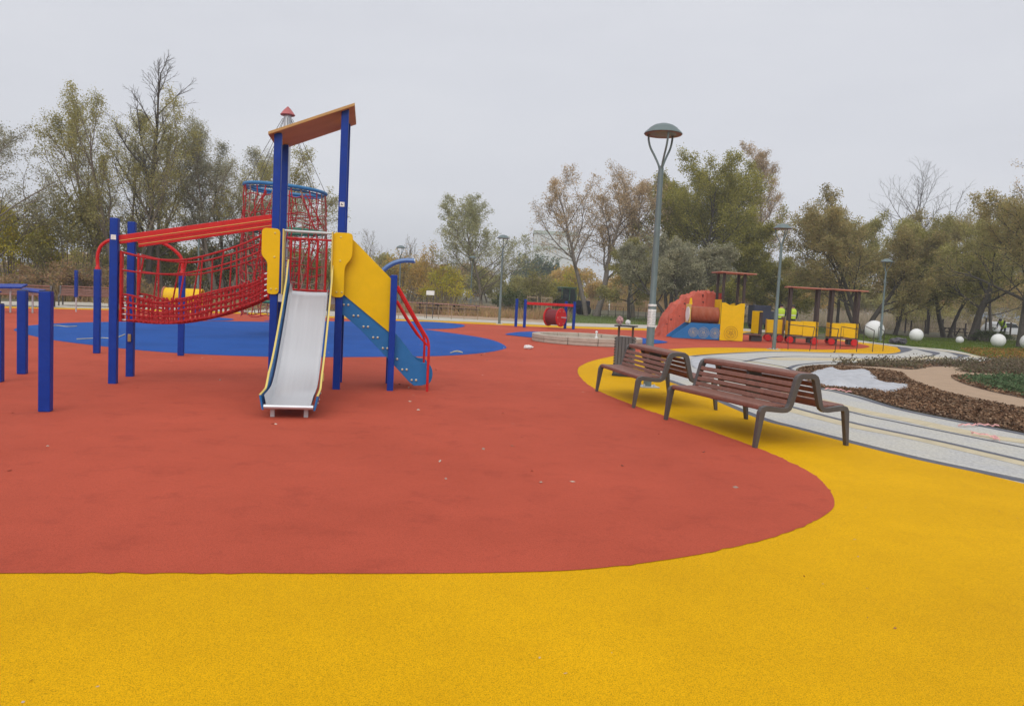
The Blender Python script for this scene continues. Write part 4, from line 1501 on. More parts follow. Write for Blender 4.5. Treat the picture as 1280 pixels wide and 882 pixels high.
def carriage(label, A_, Lc_, roofed=True, rz=-.32):
    t_ = thing("play_carriage", label, "play train", (A_.x, A_.y, .012), rz, "yellow play carriages with red wheels")
    Dc = .95
    MB().box((Lc_ / 2, Dc / 2, .36), (Lc_, Dc, .07)).build("deck", M['plank'], t_, bev=.006)
    for x in (Lc_ * .22, Lc_ * .78):
        MB().box((x, Dc / 2, .20), (.22, Dc - .2, .26)).build("underframe", M['dark'], t_, bev=.01)
    for y in (.0, Dc - .03):
        for (a, b_) in ((.0, .49), (.51, 1.0)):
            MB().box((Lc_ * (a + b_) / 2, y + .015, .74), (Lc_ * (b_ - a), .03, .68 if a else .62)).build("side_board", M['yellow'], t_, bev=.008)
    for x in (.0, Lc_):
        MB().box((x, Dc / 2, .74), (.03, Dc - .1, .66)).build("end_board", M['yellow'], t_, bev=.008)
    MB().box((Lc_ * .25, Dc / 2, .62), (.34, Dc - .1, .05)).build("seat", M['plank'], t_, bev=.005)
    for x in (Lc_ * .1, Lc_ * .9):
        for y in (-.045, Dc + .045):
            MB().lathe([(.02, y - .03), (.145, y - .03), (.16, y), (.145, y + .03), (.02, y + .03)], (x, 0, .185), 22, 'Y').build("wheel", M['red'], t_, True)
    hp = 2.42 if roofed else .0
    if roofed:
        for x in (.06, Lc_ - .06):
            for y in (.06, Dc - .06):
                MB().box((x, y, hp / 2 + .19), (.12, .12, hp)).build("post", M['brown_post'], t_, bev=.01)
        MB().box((Lc_ / 2 + .06, Dc / 2, 2.63), (Lc_ + .48, Dc + .4, .05), M_=Matrix.Rotation(.02, 3, 'Y')).build("roof_board", M['roof_red'], t_, bev=.008)
    else:
        for x in (Lc_ + .05,):
            for y in (.06, Dc - .06):
                MB().box((x, y, .75), (.10, .10, .95)).build("post", M['plank'], t_, bev=.008)
    return t_


carriage("roofless yellow play carriage just right of the middle lamp pole", G(959, 427.2) + Vector((0, .2, 0)), .70, False, -.25)
carriage("roofed yellow play carriage in front of the two workers", G(983, 429.5), 1.34, True, -.24)
carriage("last roofed yellow play carriage at the right end of the train", G(1035, 431.7), 1.26, True, -.24)

# low dark hoops in front of the train
for i, (pa, pb, h) in enumerate((((1012, 438.8), (985, 437), .95), ((1043.5, 440), (1020, 437), .92), ((1070.5, 440), (1050, 436), .92), ((1090.5, 440), (1079, 430), .9), ((1103.5, 439), (1097, 428), .85))):
    a, b_ = G(*pa), G(*pb)
    dd = b_ - a
    t = thing("low_rail", ["leftmost thin dark rail hoop in front of the train", "thin dark rail hoop before the gap between the roofed carriages", "thin dark rail hoop before the last carriage's wheel", "thin dark rail hoop just right of the last carriage", "rightmost thin dark rail hoop, nearest the largest white ball"][i], "rail", (a.x, a.y, .008), math.atan2(dd.y, dd.x), "thin dark rail hoops on the yellow strip")
    Lr = dd.length
    for x in (0, Lr):
        MB().tube([(x, 0, 0), (x + (-.12 if x == 0 else .06), 0, h)], .016, 6).build("leg", M['dark'], t, True)
    MB().tube([(-.12, 0, h), (Lr + .06, 0, h + .05)], .017, 6).build("top_rail", M['dark'], t, True)
    MB().tube([(-.06, 0, h * .55), (Lr + .03, 0, h * .58)], .011, 6).build("mid_rail", M['dark'], t, True)

# ------------------------------------------------------------------ white balls, stone
for px, py, r_, lb in ((1093.5, 423.5, .60, "largest white ball, nearest to the train end"), (1146, 426.8, .41, "white ball between the largest one and the leaning trunks"),
                       (1200, 429.2, .23, "smallest white ball by the thin footpath"), (1248.6, 433.8, .40, "white ball in front of the dark low hedge"), (1287, 436.5, .45, "white ball half cut off by the photo's right edge")):
    g = G(px, py)
    o = MB().sphere((0, 0, r_ * .97), r_, 32, 20).build("white_ball", M['white'], None, True)
    o.location = (g.x, g.y + r_ * .3, 0)
    tag(o, lb, "ball", "white balls on the lawn")
g = G(1123, 430.5)
crumple("dark_stone", (g.x, g.y, -.02), .42, M['stone'], "dark grey stone at the edge of the lawn by the path", "stone", (1.05, .8, .42), 4)

# ------------------------------------------------------------------ white fleece sheets
def fleece(name, outline, hfun, label, res=46, z0=.03):
    poly = px_curve(outline, 14, True)
    xs2 = [p.x for p in poly]; ys2 = [p.y for p in poly]
    x0_, x1_, y0_, y1_ = min(xs2), max(xs2), min(ys2), max(ys2)
    bm = bmesh.new()
    vsl = [bm.verts.new((p.x, p.y, 0)) for p in poly]
    f_ = bm.faces.new(vsl)
    step = max(x1_ - x0_, y1_ - y0_) / res
    # cut into a grid so that it can wrinkle
    for ax, lo, hi in ((0, x0_, x1_), (1, y0_, y1_)):
        k_ = lo + step
        while k_ < hi:
            co_ = Vector((0, 0, 0)); co_[ax] = k_
            no_ = Vector((0, 0, 0)); no_[ax] = 1
            bmesh.ops.bisect_plane(bm, geom=bm.verts[:] + bm.edges[:] + bm.faces[:], plane_co=co_, plane_no=no_)
            k_ += step
    for v in bm.verts:
        dmin = min((v.co.xy - p).length for p in poly)
        v.co.z = z0 + hfun(v.co.x, v.co.y, dmin)
    me = bpy.data.meshes.new(name)
    bm.to_mesh(me); bm.free()
    for p in me.polygons:
        p.use_smooth = True
        if p.normal.z < 0:
            p.flip()
    me.materials.append(M['cloth'])
    o_ = bpy.data.objects.new(name, me)
    COL.objects.link(o_)
    sm = o_.modifiers.new("thickness", 'SOLIDIFY')
    sm.thickness = .006
    return tag(o_, label, "fabric sheet", "white fleece sheets")


def h_a(x, y, d_):
    w_ = x + .35 * math.sin(y * 1.3)
    ridge = abs(math.sin(w_ * 2.1 + y * .9)) ** .6
    fold = abs(math.sin(x * 3.4 - y * 1.1 + .8 * math.sin(y * 2.3)))
    return min(1, d_ / .3) * (.025 + .055 * ridge + .045 * (1 - fold) ** 2 + .008 * math.sin(x * 13 - y * 5))


def h_b(x, y, d_):
    return min(1, d_ / .2) * (.022 + .018 * math.sin(x * 5 + y * 3) + .012 * math.sin(x * 11 - y * 7))


fleece("fleece_sheet", [(1014, 467), (1034, 462), (1052, 464.5), (1080, 463), (1090, 468.5), (1100, 478), (1112, 482), (1130, 480.5), (1136, 484.5), (1124, 489), (1108, 492), (1090, 488), (1060, 486), (1030, 483), (1012, 476)], h_a, "crumpled white fleece sheet lying on the bark chips", 60)
fleece("fleece_sheet", [(864, 449), (880, 446.5), (905, 451), (950, 459), (1012, 470), (1012, 480), (985, 478), (935, 468), (890, 460), (868, 460)], h_b, "flat grey white fleece sheet on the path behind the nearest bench", 50, .012)

# scraps of tape on the path
for (px, py, sd_, lb) in ((1198, 533.5, 1, "curl of red and white tape on the path, nearer the bark chips"), (1250, 553, 2, "longer curl of red and white tape on the path by the photo's right edge"), (1031, 487.5, 3, "scrap of red and white tape beside the crumpled fleece sheet")):
    r2 = random.Random(sd_)
    g = G(px, py)
    pts = [Vector((g.x, g.y, .03))]
    a = .3
    for k in range(14):
        a += r2.uniform(-1.1, 1.1)
        pts.append(pts[-1] + Vector((math.cos(a) * .055 * (1.6 if sd_ == 2 else 1), math.sin(a) * .05, 0)))
    mb = MB()
    vs, fs = [], []
    for k, p in enumerate(pts):
        z = .012 + .03 * abs(math.sin(k * 1.3))
        vs += [(p.x, p.y, z), (p.x + .012, p.y + .04, z + .015)]
    for k in range(len(pts) - 1):
        fs.append((2 * k, 2 * k + 1, 2 * k + 3, 2 * k + 2))
    tag(mb.add(vs, fs).build("barrier_tape", M['pink']), lb, "tape", "scraps of barrier tape")
g = G(660, 436.5)
crumple("paper_scrap", (g.x, g.y, .012), .11, M['paper'], "crumpled paper scrap on the red rubber before the sandbox", "rubbish", (1.2, .8, .5), 7)
# loose pale strings on the blue patch
for (pts_, lb) in (([(96, 425), (110, 424.4), (128, 423.6), (143, 423.8), (156, 419)], "pale string on the blue rubber between the bridge posts"), ([(62, 408.5), (72, 408), (84, 409.2), (96, 408.6)], "pale string on the blue rubber behind the front post"), ([(563, 442), (570, 440.5), (578, 441.6), (572, 439.5), (566, 440.6)], "tangle of pale string near the right tip of the blue rubber")):
    c_ = catmull([G(*p) + Vector((0, 0, .028)) for p in pts_], 6)
    tag(MB().tube(c_, .014, 5).build("string", M['cream']), lb, "string")

# ------------------------------------------------------------------ sign, tables, fences, stakes
q = D(538, 366, 46)
t = thing("notice_board", "small blank white sign on thin legs before the shrubs", "sign", (q.x, 46, 0), 0)
MB().box((0, 0, q.z), (.48, .03, .26)).build("panel", M['white'], t, bev=.005)
for x in (-.18, .18):
    MB().box((x, .025, q.z / 2), (.04, .02, q.z)).build("leg", M['dark_metal'], t)


def picnic(label, x, y, rz=0):
    t_ = thing("picnic_table", label, "table", (x, y, ground_z(x, y)), rz, "dark wooden picnic tables")
    MB().box((0, 0, .74), (1.8, .75, .06)).build("table_top", M['brown_post'], t_, bev=.01)
    for s_ in (-1, 1):
        MB().box((0, s_ * .7, .45), (1.8, .28, .05)).build("seat", M['brown_post'], t_, bev=.008)
        for sy in (-1, 1):
            MB().bar((s_ * .65, sy * .2, .72), (s_ * .65, sy * .75, 0), .09, .05).build("leg", M['brown_post'], t_)
        MB().box((s_ * .65, 0, .42), (.05, 1.6, .08)).build("crossbar", M['brown_post'], t_)
    return t_


for px, py, lb, rz in ((536, 392.5, "dark picnic table under the white sign", .1), (556, 393, "dark picnic table in the middle of the fenced plot", -.1), (584, 394, "dark picnic table nearest the lamp on the far walk", .05)):
    g = G(px, py)
    picnic(lb, g.x, g.y, rz)
g = G(1192, 421)
picnic("dark picnic table on the lawn behind the smallest white ball", g.x, g.y, .1)


def fence(name, label, pts, h, m_post, m_wire, wires=(.95, .5), pr=.03, cat="fence", hs=None):
    g0 = pts[0]
    t_ = thing(name, label, cat, (g0.x, g0.y, g0.z))
    for i, p in enumerate(pts):
        hh = h * (hs[i % len(hs)] if hs else 1)
        MB().tube([p - g0, p - g0 + Vector((.02 * ((i % 3) - 1), 0, hh))], pr, 6).build("fence_post", m_post, t_)
    for wv in wires:
        MB().tube([p - g0 + Vector((0, -.03, h * wv)) for p in pts], .012, 4).build("wire", m_wire, t_)
    return t_


def gg(x, y):
    v = G(x, y); v.z = ground_z(v.x, v.y); return v


fence("wire_fence", "black wire fence posts across the lawn strip behind the litter bin", [gg(741 + i * 9.4, 395.3 + i * .5) for i in range(11)], 1.1, M['dark'], M['dark_metal'], hs=(1, .9, 1.05))
fence("wire_fence", "thin tan stakes and wire round the brown plot by the picnic tables", [gg(x, y) for x, y in ((482, 397), (498, 398), (515, 396), (531, 397.3), (548, 398.5), (564, 399), (580, 399.6), (597, 400))], .75, M['timber'], M['rope_tan'], (.95, .6, .3), .022)
fence("barrier_tape_line", "red and white tape strung low past the picnic tables to the lamp", [gg(505, 393), gg(560, 396), gg(623, 402)], .85, M['timber'], M['pink'], (.98,), .02, "tape")
xr = (1120, 1131, 1138, 1156, 1160, 1177, 1193, 1206, 1223, 1231, 1262)
fence("post_fence", "uneven dark wooden posts with wire behind the white balls", [gg(x, 415.5 + (x - 1120) * .055) for x in xr], 1.45, M['brown_post'], M['dark_metal'], (.8, .4), .07, hs=(1, 1.25, .8, .9, 1.2))
g = gg(761, 391)
tag(MB().lathe([(.09, 0), (.09, 1.5), (.02, 1.6)], g, 12).build("marker_post", M['white'], None, True), "white marker post standing in the lawn strip among tree trunks", "post")


def prop_frame(label, px, Y):
    q = D(px, 380, Y)
    t_ = thing("tree_stake_frame", label, "stake frame", (q.x, Y, ground_z(q.x, Y)), .3, "timber stake frames for young trees")
    for x, y in ((-.5, -.3), (.5, -.3), (0, .5)):
        MB().tube([(x, y, 0), (x, y, 1.7)], .05, 8).build("stake", M['timber'], t_)
    for a, b_ in (((-.5, -.3), (.5, -.3)), ((.5, -.3), (0, .5)), ((0, .5), (-.5, -.3))):
        MB().bar((*a, 1.55), (*b_, 1.55), .04, .1).build("crossbar", M['timber'], t_)


prop_frame("timber stake frame left of the tractor, farther out", 664, 72)
prop_frame("timber stake frame right beside the tractor", 682, 72)

# ------------------------------------------------------------------ vehicles
def wheel(parent, x, y, r_, w_=.22, hub=True):
    wv = MB().lathe([(r_ * .55, y - w_ / 2), (r_ * .92, y - w_ / 2), (r_, y - w_ / 3), (r_, y + w_ / 3), (r_ * .92, y + w_ / 2), (r_ * .55, y + w_ / 2)], (x, 0, r_), 24, 'Y').build("wheel", M['tyre'], parent, True)
    MB().lathe([(.02, y - w_ * .45), (r_ * .56, y - w_ * .42), (r_ * .56, y + w_ * .42), (.02, y + w_ * .45)], (x, 0, r_), 18, 'Y').build("rim", M['galv'], wv, True)


YT = 78.
q = D(709, 373, YT)
t = thing("tractor", "green tractor with a glazed cab parked behind the drum runner", "tractor", (q.x, YT, ground_z(q.x, YT)), .25)
MB().prism([(-.75, 1.25), (-.8, 2.55), (.55, 2.55), (.72, 1.25)], (0, -.7, 0), (1, 0, 0), (0, 0, 1), (0, 1.4, 0)).build("cab", M['glass'], t, bev=.05)
mb = MB()
for x in (-.79, .0, .62):
    for y in (-.72, .72):
        mb.bar((x if x != .62 else .72, y, 1.2), (x, y, 2.6), .1, .1)
mb.build("cab_pillar", M['green_mach'], t, bev=.01)
MB().box((-.1, 0, 2.66), (1.65, 1.6, .16)).build("cab_roof", M['green_mach'], t, bev=.06)
MB().box((1.5, 0, 1.15), (1.7, .8, .65)).build("hood", M['navy_mach'], t, bev=.1)
MB().box((.2, 0, .85), (2.2, .7, .5)).build("chassis", M['dark'], t, bev=.05)
for y in (-.85, .85):
    wheel(t, -.55, y, .78, .45)
    wheel(t, 1.75, y, .52, .35)
MB().tube([(1.3, .2, 1.4), (1.3, .2, 2.5)], .05, 8).build("exhaust", M['dark'], t, True)

YV = 58.
q = D(953, 388, YV)
t = thing("box_truck", "dark navy truck half hidden behind the middle lamp and train seat", "truck", (q.x, YV, ground_z(q.x, YV)), .05)
t.scale = (.74,) * 3
MB().box((-.3, 0, 1.6), (1.7, 1.8, 1.7)).build("cargo_box", M['navy_mach'], t, bev=.04)
MB().prism([(.55, .6), (.55, 1.9), (1.0, 1.9), (1.35, 1.35), (1.45, .6)], (0, -.85, 0), (1, 0, 0), (0, 0, 1), (0, 1.7, 0)).build("cab", M['navy_mach'], t, bev=.05)
MB().prism([(.65, 1.35), (.65, 1.8), (.95, 1.8), (1.22, 1.35)], (0, -.862, 0), (1, 0, 0), (0, 0, 1), (0, 1.724, 0)).build("window", M['glass'], t)
MB().box((.1, 0, .62), (2.6, 1.5, .2)).build("chassis", M['dark'], t)
for x in (-.7, .95):
    for y in (-.75, .75):
        wheel(t, x, y, .38, .25)

YC = 70.
q = D(1256, 405, YC)
t = thing("parked_car", "white car parked behind the dark low hedge", "car", (q.x, YC, ground_z(q.x, YC)), PI + .35)
body = [(-1.95, .35), (-2.0, .75), (-1.8, .88), (-.9, .95), (-.35, 1.38), (.7, 1.45), (1.45, 1.30), (1.85, .95), (1.95, .7), (1.92, .35)]
MB().prism(body, (0, -.82, 0), (1, 0, 0), (0, 0, 1), (0, 1.64, 0)).build("body", M['carwhite'], t, True, bev=.08, seg=3)
MB().prism([(-.78, .97), (-.33, 1.31), (.2, 1.35), (.2, .97)], (0, -.835, 0), (1, 0, 0), (0, 0, 1), (0, 1.67, 0)).build("window", M['glass'], t)
MB().prism([(.28, .97), (.28, 1.35), (.75, 1.36), (1.3, 1.22), (1.55, .97)], (0, -.835, 0), (1, 0, 0), (0, 0, 1), (0, 1.67, 0)).build("window", M['glass'], t)
MB().prism([(-.95, .96), (-.42, 1.34), (-.40, 1.37), (-.97, .98)], (0, -.68, 0), (1, 0, 0), (0, 0, 1), (0, 1.36, 0)).build("windscreen", M['glass'], t)
for x in (-1.25, 1.2):
    for y in (-.76, .76):
        wheel(t, x, y, .32, .2)
for y in (-.6, .6):
    MB().box((-1.97, y, .72), (.08, .3, .12)).build("headlight", M['paper'], t, bev=.02)

# ------------------------------------------------------------------ people
def person(label, loc, rz, pose='stand', h=1.8):
    k = h / 1.8
    t_ = thing("person", label, "person", loc, rz, "workers in yellow vests")
    if pose == 'stand':
        J = {'pel': (0, 0, .95), 'wai': (0, 0, 1.12), 'che': (0, .01, 1.36), 'nek': (0, 0, 1.52), 'hed': (0, -.015, 1.62), 'top': (0, -.01, 1.75),
             'ls': (-.19, 0, 1.44), 'le': (-.25, .02, 1.16), 'lw': (-.20, -.16, .98), 'lf': (-.17, -.22, .93), 'rs': (.19, 0, 1.44), 're': (.25, .03, 1.16), 'rw': (.23, -.1, .93), 'rf': (.22, -.13, .85),
             'lh': (-.10, 0, .90), 'lk': (-.12, -.02, .49), 'la': (-.13, .01, .09), 'lt': (-.14, -.16, .045), 'rh': (.10, 0, .90), 'rk': (.12, -.02, .49), 'ra': (.14, .02, .09), 'rt': (.15, -.15, .045)}
    else:
        J = {'pel': (0, .12, .92), 'wai': (0, 0, 1.06), 'che': (0, -.20, 1.24), 'nek': (0, -.36, 1.34), 'hed': (0, -.44, 1.38), 'top': (0, -.53, 1.46),
             'ls': (-.19, -.28, 1.28), 'le': (-.24, -.36, 1.02), 'lw': (-.16, -.50, .84), 'lf': (-.12, -.55, .78), 'rs': (.19, -.28, 1.28), 're': (.24, -.36, 1.02), 'rw': (.16, -.5, .84), 'rf': (.12, -.55, .78),
             'lh': (-.10, .12, .88), 'lk': (-.13, .02, .48), 'la': (-.14, .10, .09), 'lt': (-.15, -.07, .045), 'rh': (.10, .12, .88), 'rk': (.14, .0, .48), 'ra': (.15, .06, .09), 'rt': (.16, -.11, .045)}
    rad_ = {'pel': .15, 'wai': .135, 'che': .16, 'nek': .058, 'hed': .098, 'top': .085, 'ls': .075, 'le': .05, 'lw': .036, 'lf': .04, 'rs': .075, 're': .05, 'rw': .036, 'rf': .04, 'lh': .10, 'lk': .065, 'la': .045, 'lt': .045, 'rh': .10, 'rk': .065, 'ra': .045, 'rt': .045}
    E_ = [('pel', 'wai'), ('wai', 'che'), ('che', 'nek'), ('nek', 'hed'), ('hed', 'top'), ('che', 'ls'), ('ls', 'le'), ('le', 'lw'), ('lw', 'lf'), ('che', 'rs'), ('rs', 're'), ('re', 'rw'), ('rw', 'rf'), ('pel', 'lh'), ('lh', 'lk'), ('lk', 'la'), ('la', 'lt'), ('pel', 'rh'), ('rh', 'rk'), ('rk', 'ra'), ('ra', 'rt')]
    ks = list(J)
    me = bpy.data.meshes.new("person_body")
    me.from_pydata([tuple(c * k for c in J[n_]) for n_ in ks], [(ks.index(a), ks.index(b_)) for a, b_ in E_], [])
    ob = bpy.data.objects.new("tmp", me)
    COL.objects.link(ob)
    md = ob.modifiers.new("s", 'SKIN')
    for i, n_ in enumerate(ks):
        me.skin_vertices[0].data[i].radius = (rad_[n_] * k,) * 2
        me.skin_vertices[0].data[i].use_root = (n_ == 'pel')
    sb_ = ob.modifiers.new("u", 'SUBSURF')
    sb_.levels = sb_.render_levels = 1
    dg = bpy.context.evaluated_depsgraph_get()
    me2 = bpy.data.meshes.new_from_object(ob.evaluated_get(dg))
    me2.name = "person_body"
    bpy.data.objects.remove(ob)
    # clothes by region of one continuous body
    me2.materials.clear()
    for mm in (M['navy'], M['skin'], M['hivis']):
        me2.materials.append(mm)
    hd, ha, hb = Vector(J['hed']) * k, Vector(J['lf']) * k, Vector(J['rf']) * k
    wa, ch = Vector(J['wai']) * k, Vector(J['che']) * k
    for p in me2.polygons:
        p.use_smooth = True
        c_ = p.center
        if (c_ - hd).length < .17 * k or (c_ - ha).length < .08 or (c_ - hb).length < .08:
            p.material_index = 1
    ob = bpy.data.objects.new("body", me2)
    COL.objects.link(ob)
    ob.parent = t_
    # vest: a shell around the trunk
    a, b_ = Vector(J['pel']) * k, Vector(J['nek']) * k
    ax = (b_ - a)
    vp, vf = [], []
    fr = ax.normalized()
    sx = Vector((1, 0, 0))
    sy = fr.cross(sx)
    prof_v = [(-.04, .205, .17), (.25, .20, .165), (.55, .225, .18), (.8, .235, .165), (.93, .19, .12), (1.0, .10, .085)]
    for tt, rx, ry in prof_v:
        for i in range(16):
            an = 2 * PI * i / 16
            vp.append(a + ax * tt + sx * rx * k * math.cos(an) + sy * ry * k * math.sin(an))
    for i in range(len(prof_v) - 1):
        for j in range(16):
            l_ = (j + 1) % 16
            vf.append((i * 16 + j, i * 16 + l_, i * 16 + 16 + l_, i * 16 + 16 + j))
    ve = MB().add(vp, vf).build("vest", M['hivis'], t_, True)
    bp = []
    for tt, rx, ry in ((.27, .206, .171), (.36, .212, .176)):
        for i in range(16):
            an = 2 * PI * i / 16
            bp.append(a + ax * tt + sx * rx * k * math.cos(an) + sy * ry * k * math.sin(an))
    MB().add(bp, [(j, (j + 1) % 16, 16 + (j + 1) % 16, 16 + j) for j in range(16)]).build("reflective_band", M['hivis_band'], ve, True)
    tp = Vector(J['top']) * k
    hdir = (tp - hd).normalized()
    MB().sphere(hd + hdir * .055, .112 * k, 16, 10, (1, 1, .8)).build("hair", M['hair'], t_, True)
    MB().sphere(hd + Vector((0, -.105 if pose == 'stand' else -.09, -.005 if pose == 'stand' else -.06)), .02, 8, 6).build("nose", M['skin'], t_, True)
    return t_


# low earth rise the two workers stand on
q = D(985, 387, 45)
mb = MB().lathe([(2.6, 0), (2.2, .12), (1.6, .17), (.01, .18)], (q.x + .2, 45.6, 0), 28)
tag(mb.build("terrain_rise", M['soil'], None, True, kind='structure'), "low earth rise behind the play train", "ground")
for px, rz, lb in ((978.8, PI * .9, "worker in a yellow vest, left of the two behind the train, back turned"), (993.5, -.5, "worker in a yellow vest, right of the two behind the train")):
    q = D(px, 390, 45)
    person(lb, (q.x, 45.3, .155), rz, 'stand', 1.78)
q = D(1254.5, 400, 62)
person("worker in a yellow vest bending forward behind the dark low hedge", (q.x, 62, ground_z(q.x, 62) + .1), -1.0, 'bend', 1.95)

# ------------------------------------------------------------------ far buildings
def far_building(label, px0, px1, pyt, Y, dep, m_, rows, cols, winm):
    a, b_ = D(px0, pyt, Y), D(px1, pyt, Y)
    wd = b_.x - a.x
    h = a.z
    t_ = thing("apartment_building", label, "building", (a.x, Y, .4), 0)
    MB().box((wd / 2, dep / 2, h / 2), (wd, dep, h)).build("wall", m_, t_)
    MB().box((wd / 2, dep / 2, h + .6), (wd + .6, dep + .6, 1.2)).build("roof", M['facade_trim'], t_)
    MB().box((wd / 2, -.06, h - 5.2), (wd, .12, .9)).build("band", M['facade_trim'], t_)
    for r_ in range(rows):
        for c_ in range(cols):
            x = wd * (c_ + .5) / cols
            z = h * .25 + r_ * 3.1
            if z < h - 7:
                MB().box((x, -.04, z), (wd / cols * .45, .09, 1.5)).build("window", winm, t_)


far_building("pale white building rising far behind the dark pines", 668, 722, 293, 300, 16, M['facade'], 0, 6, M['facade_blue'])
far_building("bluish tower block far off at the photo's left edge", -40, -6, 254, 320, 5, M['facade_blue'], 9, 5, M['facade'])
YQ = 112.
a = D(1222, 396, YQ)
t = thing("site_cabin", "long grey site cabin with bluish windows behind the car", "cabin", (a.x, YQ, .4), .05)
MB().box((4, 1.5, 1.45), (9, 3, 2.9)).build("wall", mat("cabin_grey", (.30, .29, .28), .7), t, bev=.04)
MB().box((4, 1.5, 2.97), (9.3, 3.3, .14)).build("roof", M['dark_metal'], t)
for x in (1.2, 3.4, 6.0):
    f_ = MB().box((x, -.02, 1.7), (1.3, .08, 1.1)).build("window_frame", M['white'], t)
    MB().box((x, -.05, 1.7), (1.1, .06, .9)).build("pane", M['facade_blue'], f_)
MB().box((7.6, -.02, 1.1), (.95, .08, 2.1)).build("door", M['navy_mach'], t)

# ------------------------------------------------------------------ thin autumn haze
mt = bpy.data.materials.new("haze_air")
mt.use_nodes = True
nt = mt.node_tree
nt.nodes.clear()
out = nt.nodes.new("ShaderNodeOutputMaterial")
pv = nt.nodes.new("ShaderNodeVolumePrincipled")
pv.inputs["Color"].default_value = (.93, .945, .97, 1)
pv.inputs["Density"].default_value = .0010
pv.inputs["Anisotropy"].default_value = .2
nt.links.new(pv.outputs[0], out.inputs["Volume"])
hz = MB().box((0, 315, 16), (1300, 810, 34)).build("haze", mt, None, kind='stuff')
tag(hz, "thin pale haze hanging in the air over the whole park", "haze")

# ------------------------------------------------------------------ trees
def grow_tree(seed, stems=1, n=(13, 7, 6), ang=(50, 45, 45), ratio=(.5, .48, .45), start=(.28, .25, .15), up=(.05, .10, .05, .0), wander=(.10, .16, .22, .25), spread=.35, taper_top=.7, trunk_r=.2, lean=(0, 0), leaf_per=14, levels=3, leafstart=0.0):
    r_ = random.Random(seed)
    segs, anch = [], []

    def rv():
        return Vector((r_.gauss(0, 1), r_.gauss(0, 1), r_.gauss(0, 1)))

    def br(p, d, L_, rd, lev):
        ns = (9, 6, 4, 3)[lev]
        pts = [p.copy()]
        for i in range(ns):
            d = (d + rv() * wander[lev] * .55 + Vector((0, 0, up[lev]))).normalized()
            p = p + d * (L_ / ns)
            pts.append(p.copy())
        rr = [rd * (1 - .85 * i / ns) + .004 for i in range(ns + 1)]
        for i in range(ns):
            segs.append((pts[i], pts[i + 1], rr[i], rr[i + 1], lev))
        if lev < levels:
            cnt = n[lev]
            ph = r_.uniform(0, 2 * PI)
            for k in range(cnt):
                t_ = start[lev] + (1 - start[lev]) * (k + r_.random()) / cnt
                f_ = t_ * ns
                i = min(ns - 1, int(f_))
                q_ = pts[i].lerp(pts[i + 1], f_ - i)
                dd_ = (pts[i + 1] - pts[i]).normalized()
                ph += 2.4 + r_.uniform(-.5, .5)
                e1 = dd_.cross(Vector((0, 0, 1)) if abs(dd_.z) < .9 else Vector((1, 0, 0))).normalized()
                e2 = dd_.cross(e1)
                sidev = e1 * math.cos(ph) + e2 * math.sin(ph)
                an = R_(ang[lev]) * r_.uniform(.65, 1.25) * (1.15 - .5 * t_)
                nd = dd_ * math.cos(an) + sidev * math.sin(an)
                ll = L_ * ratio[lev] * (1.15 - taper_top * t_) * r_.uniform(.7, 1.25)
                br(q_, nd, ll, min(rr[i] * .5, rd * .36), lev + 1)
        if lev >= levels - 1:
            for i in range(1, ns + 1):
                anch.append(pts[i])
                anch.append(pts[i].lerp(pts[i - 1], .5))

    for s_ in range(stems):
        a = (2 * PI * s_ / stems if stems < 5 else 2.4 * s_) + r_.uniform(-.4, .4)
        sp_ = 0 if stems == 1 else spread * (r_.uniform(.6, 1.2) if stems < 5 else 1.25 * math.sqrt((s_ + .2) / stems))
        d = Vector((math.cos(a) * sp_ + lean[0], math.sin(a) * sp_ + lean[1], 1)).normalized()
        off = Vector((math.cos(a), math.sin(a), 0)) * (.03 if stems > 1 else 0)
        br(off, d, r_.uniform(.85, 1.05), trunk_r * (1 if stems == 1 else r_.uniform(.75, 1.1)), 0)
    return segs, anch


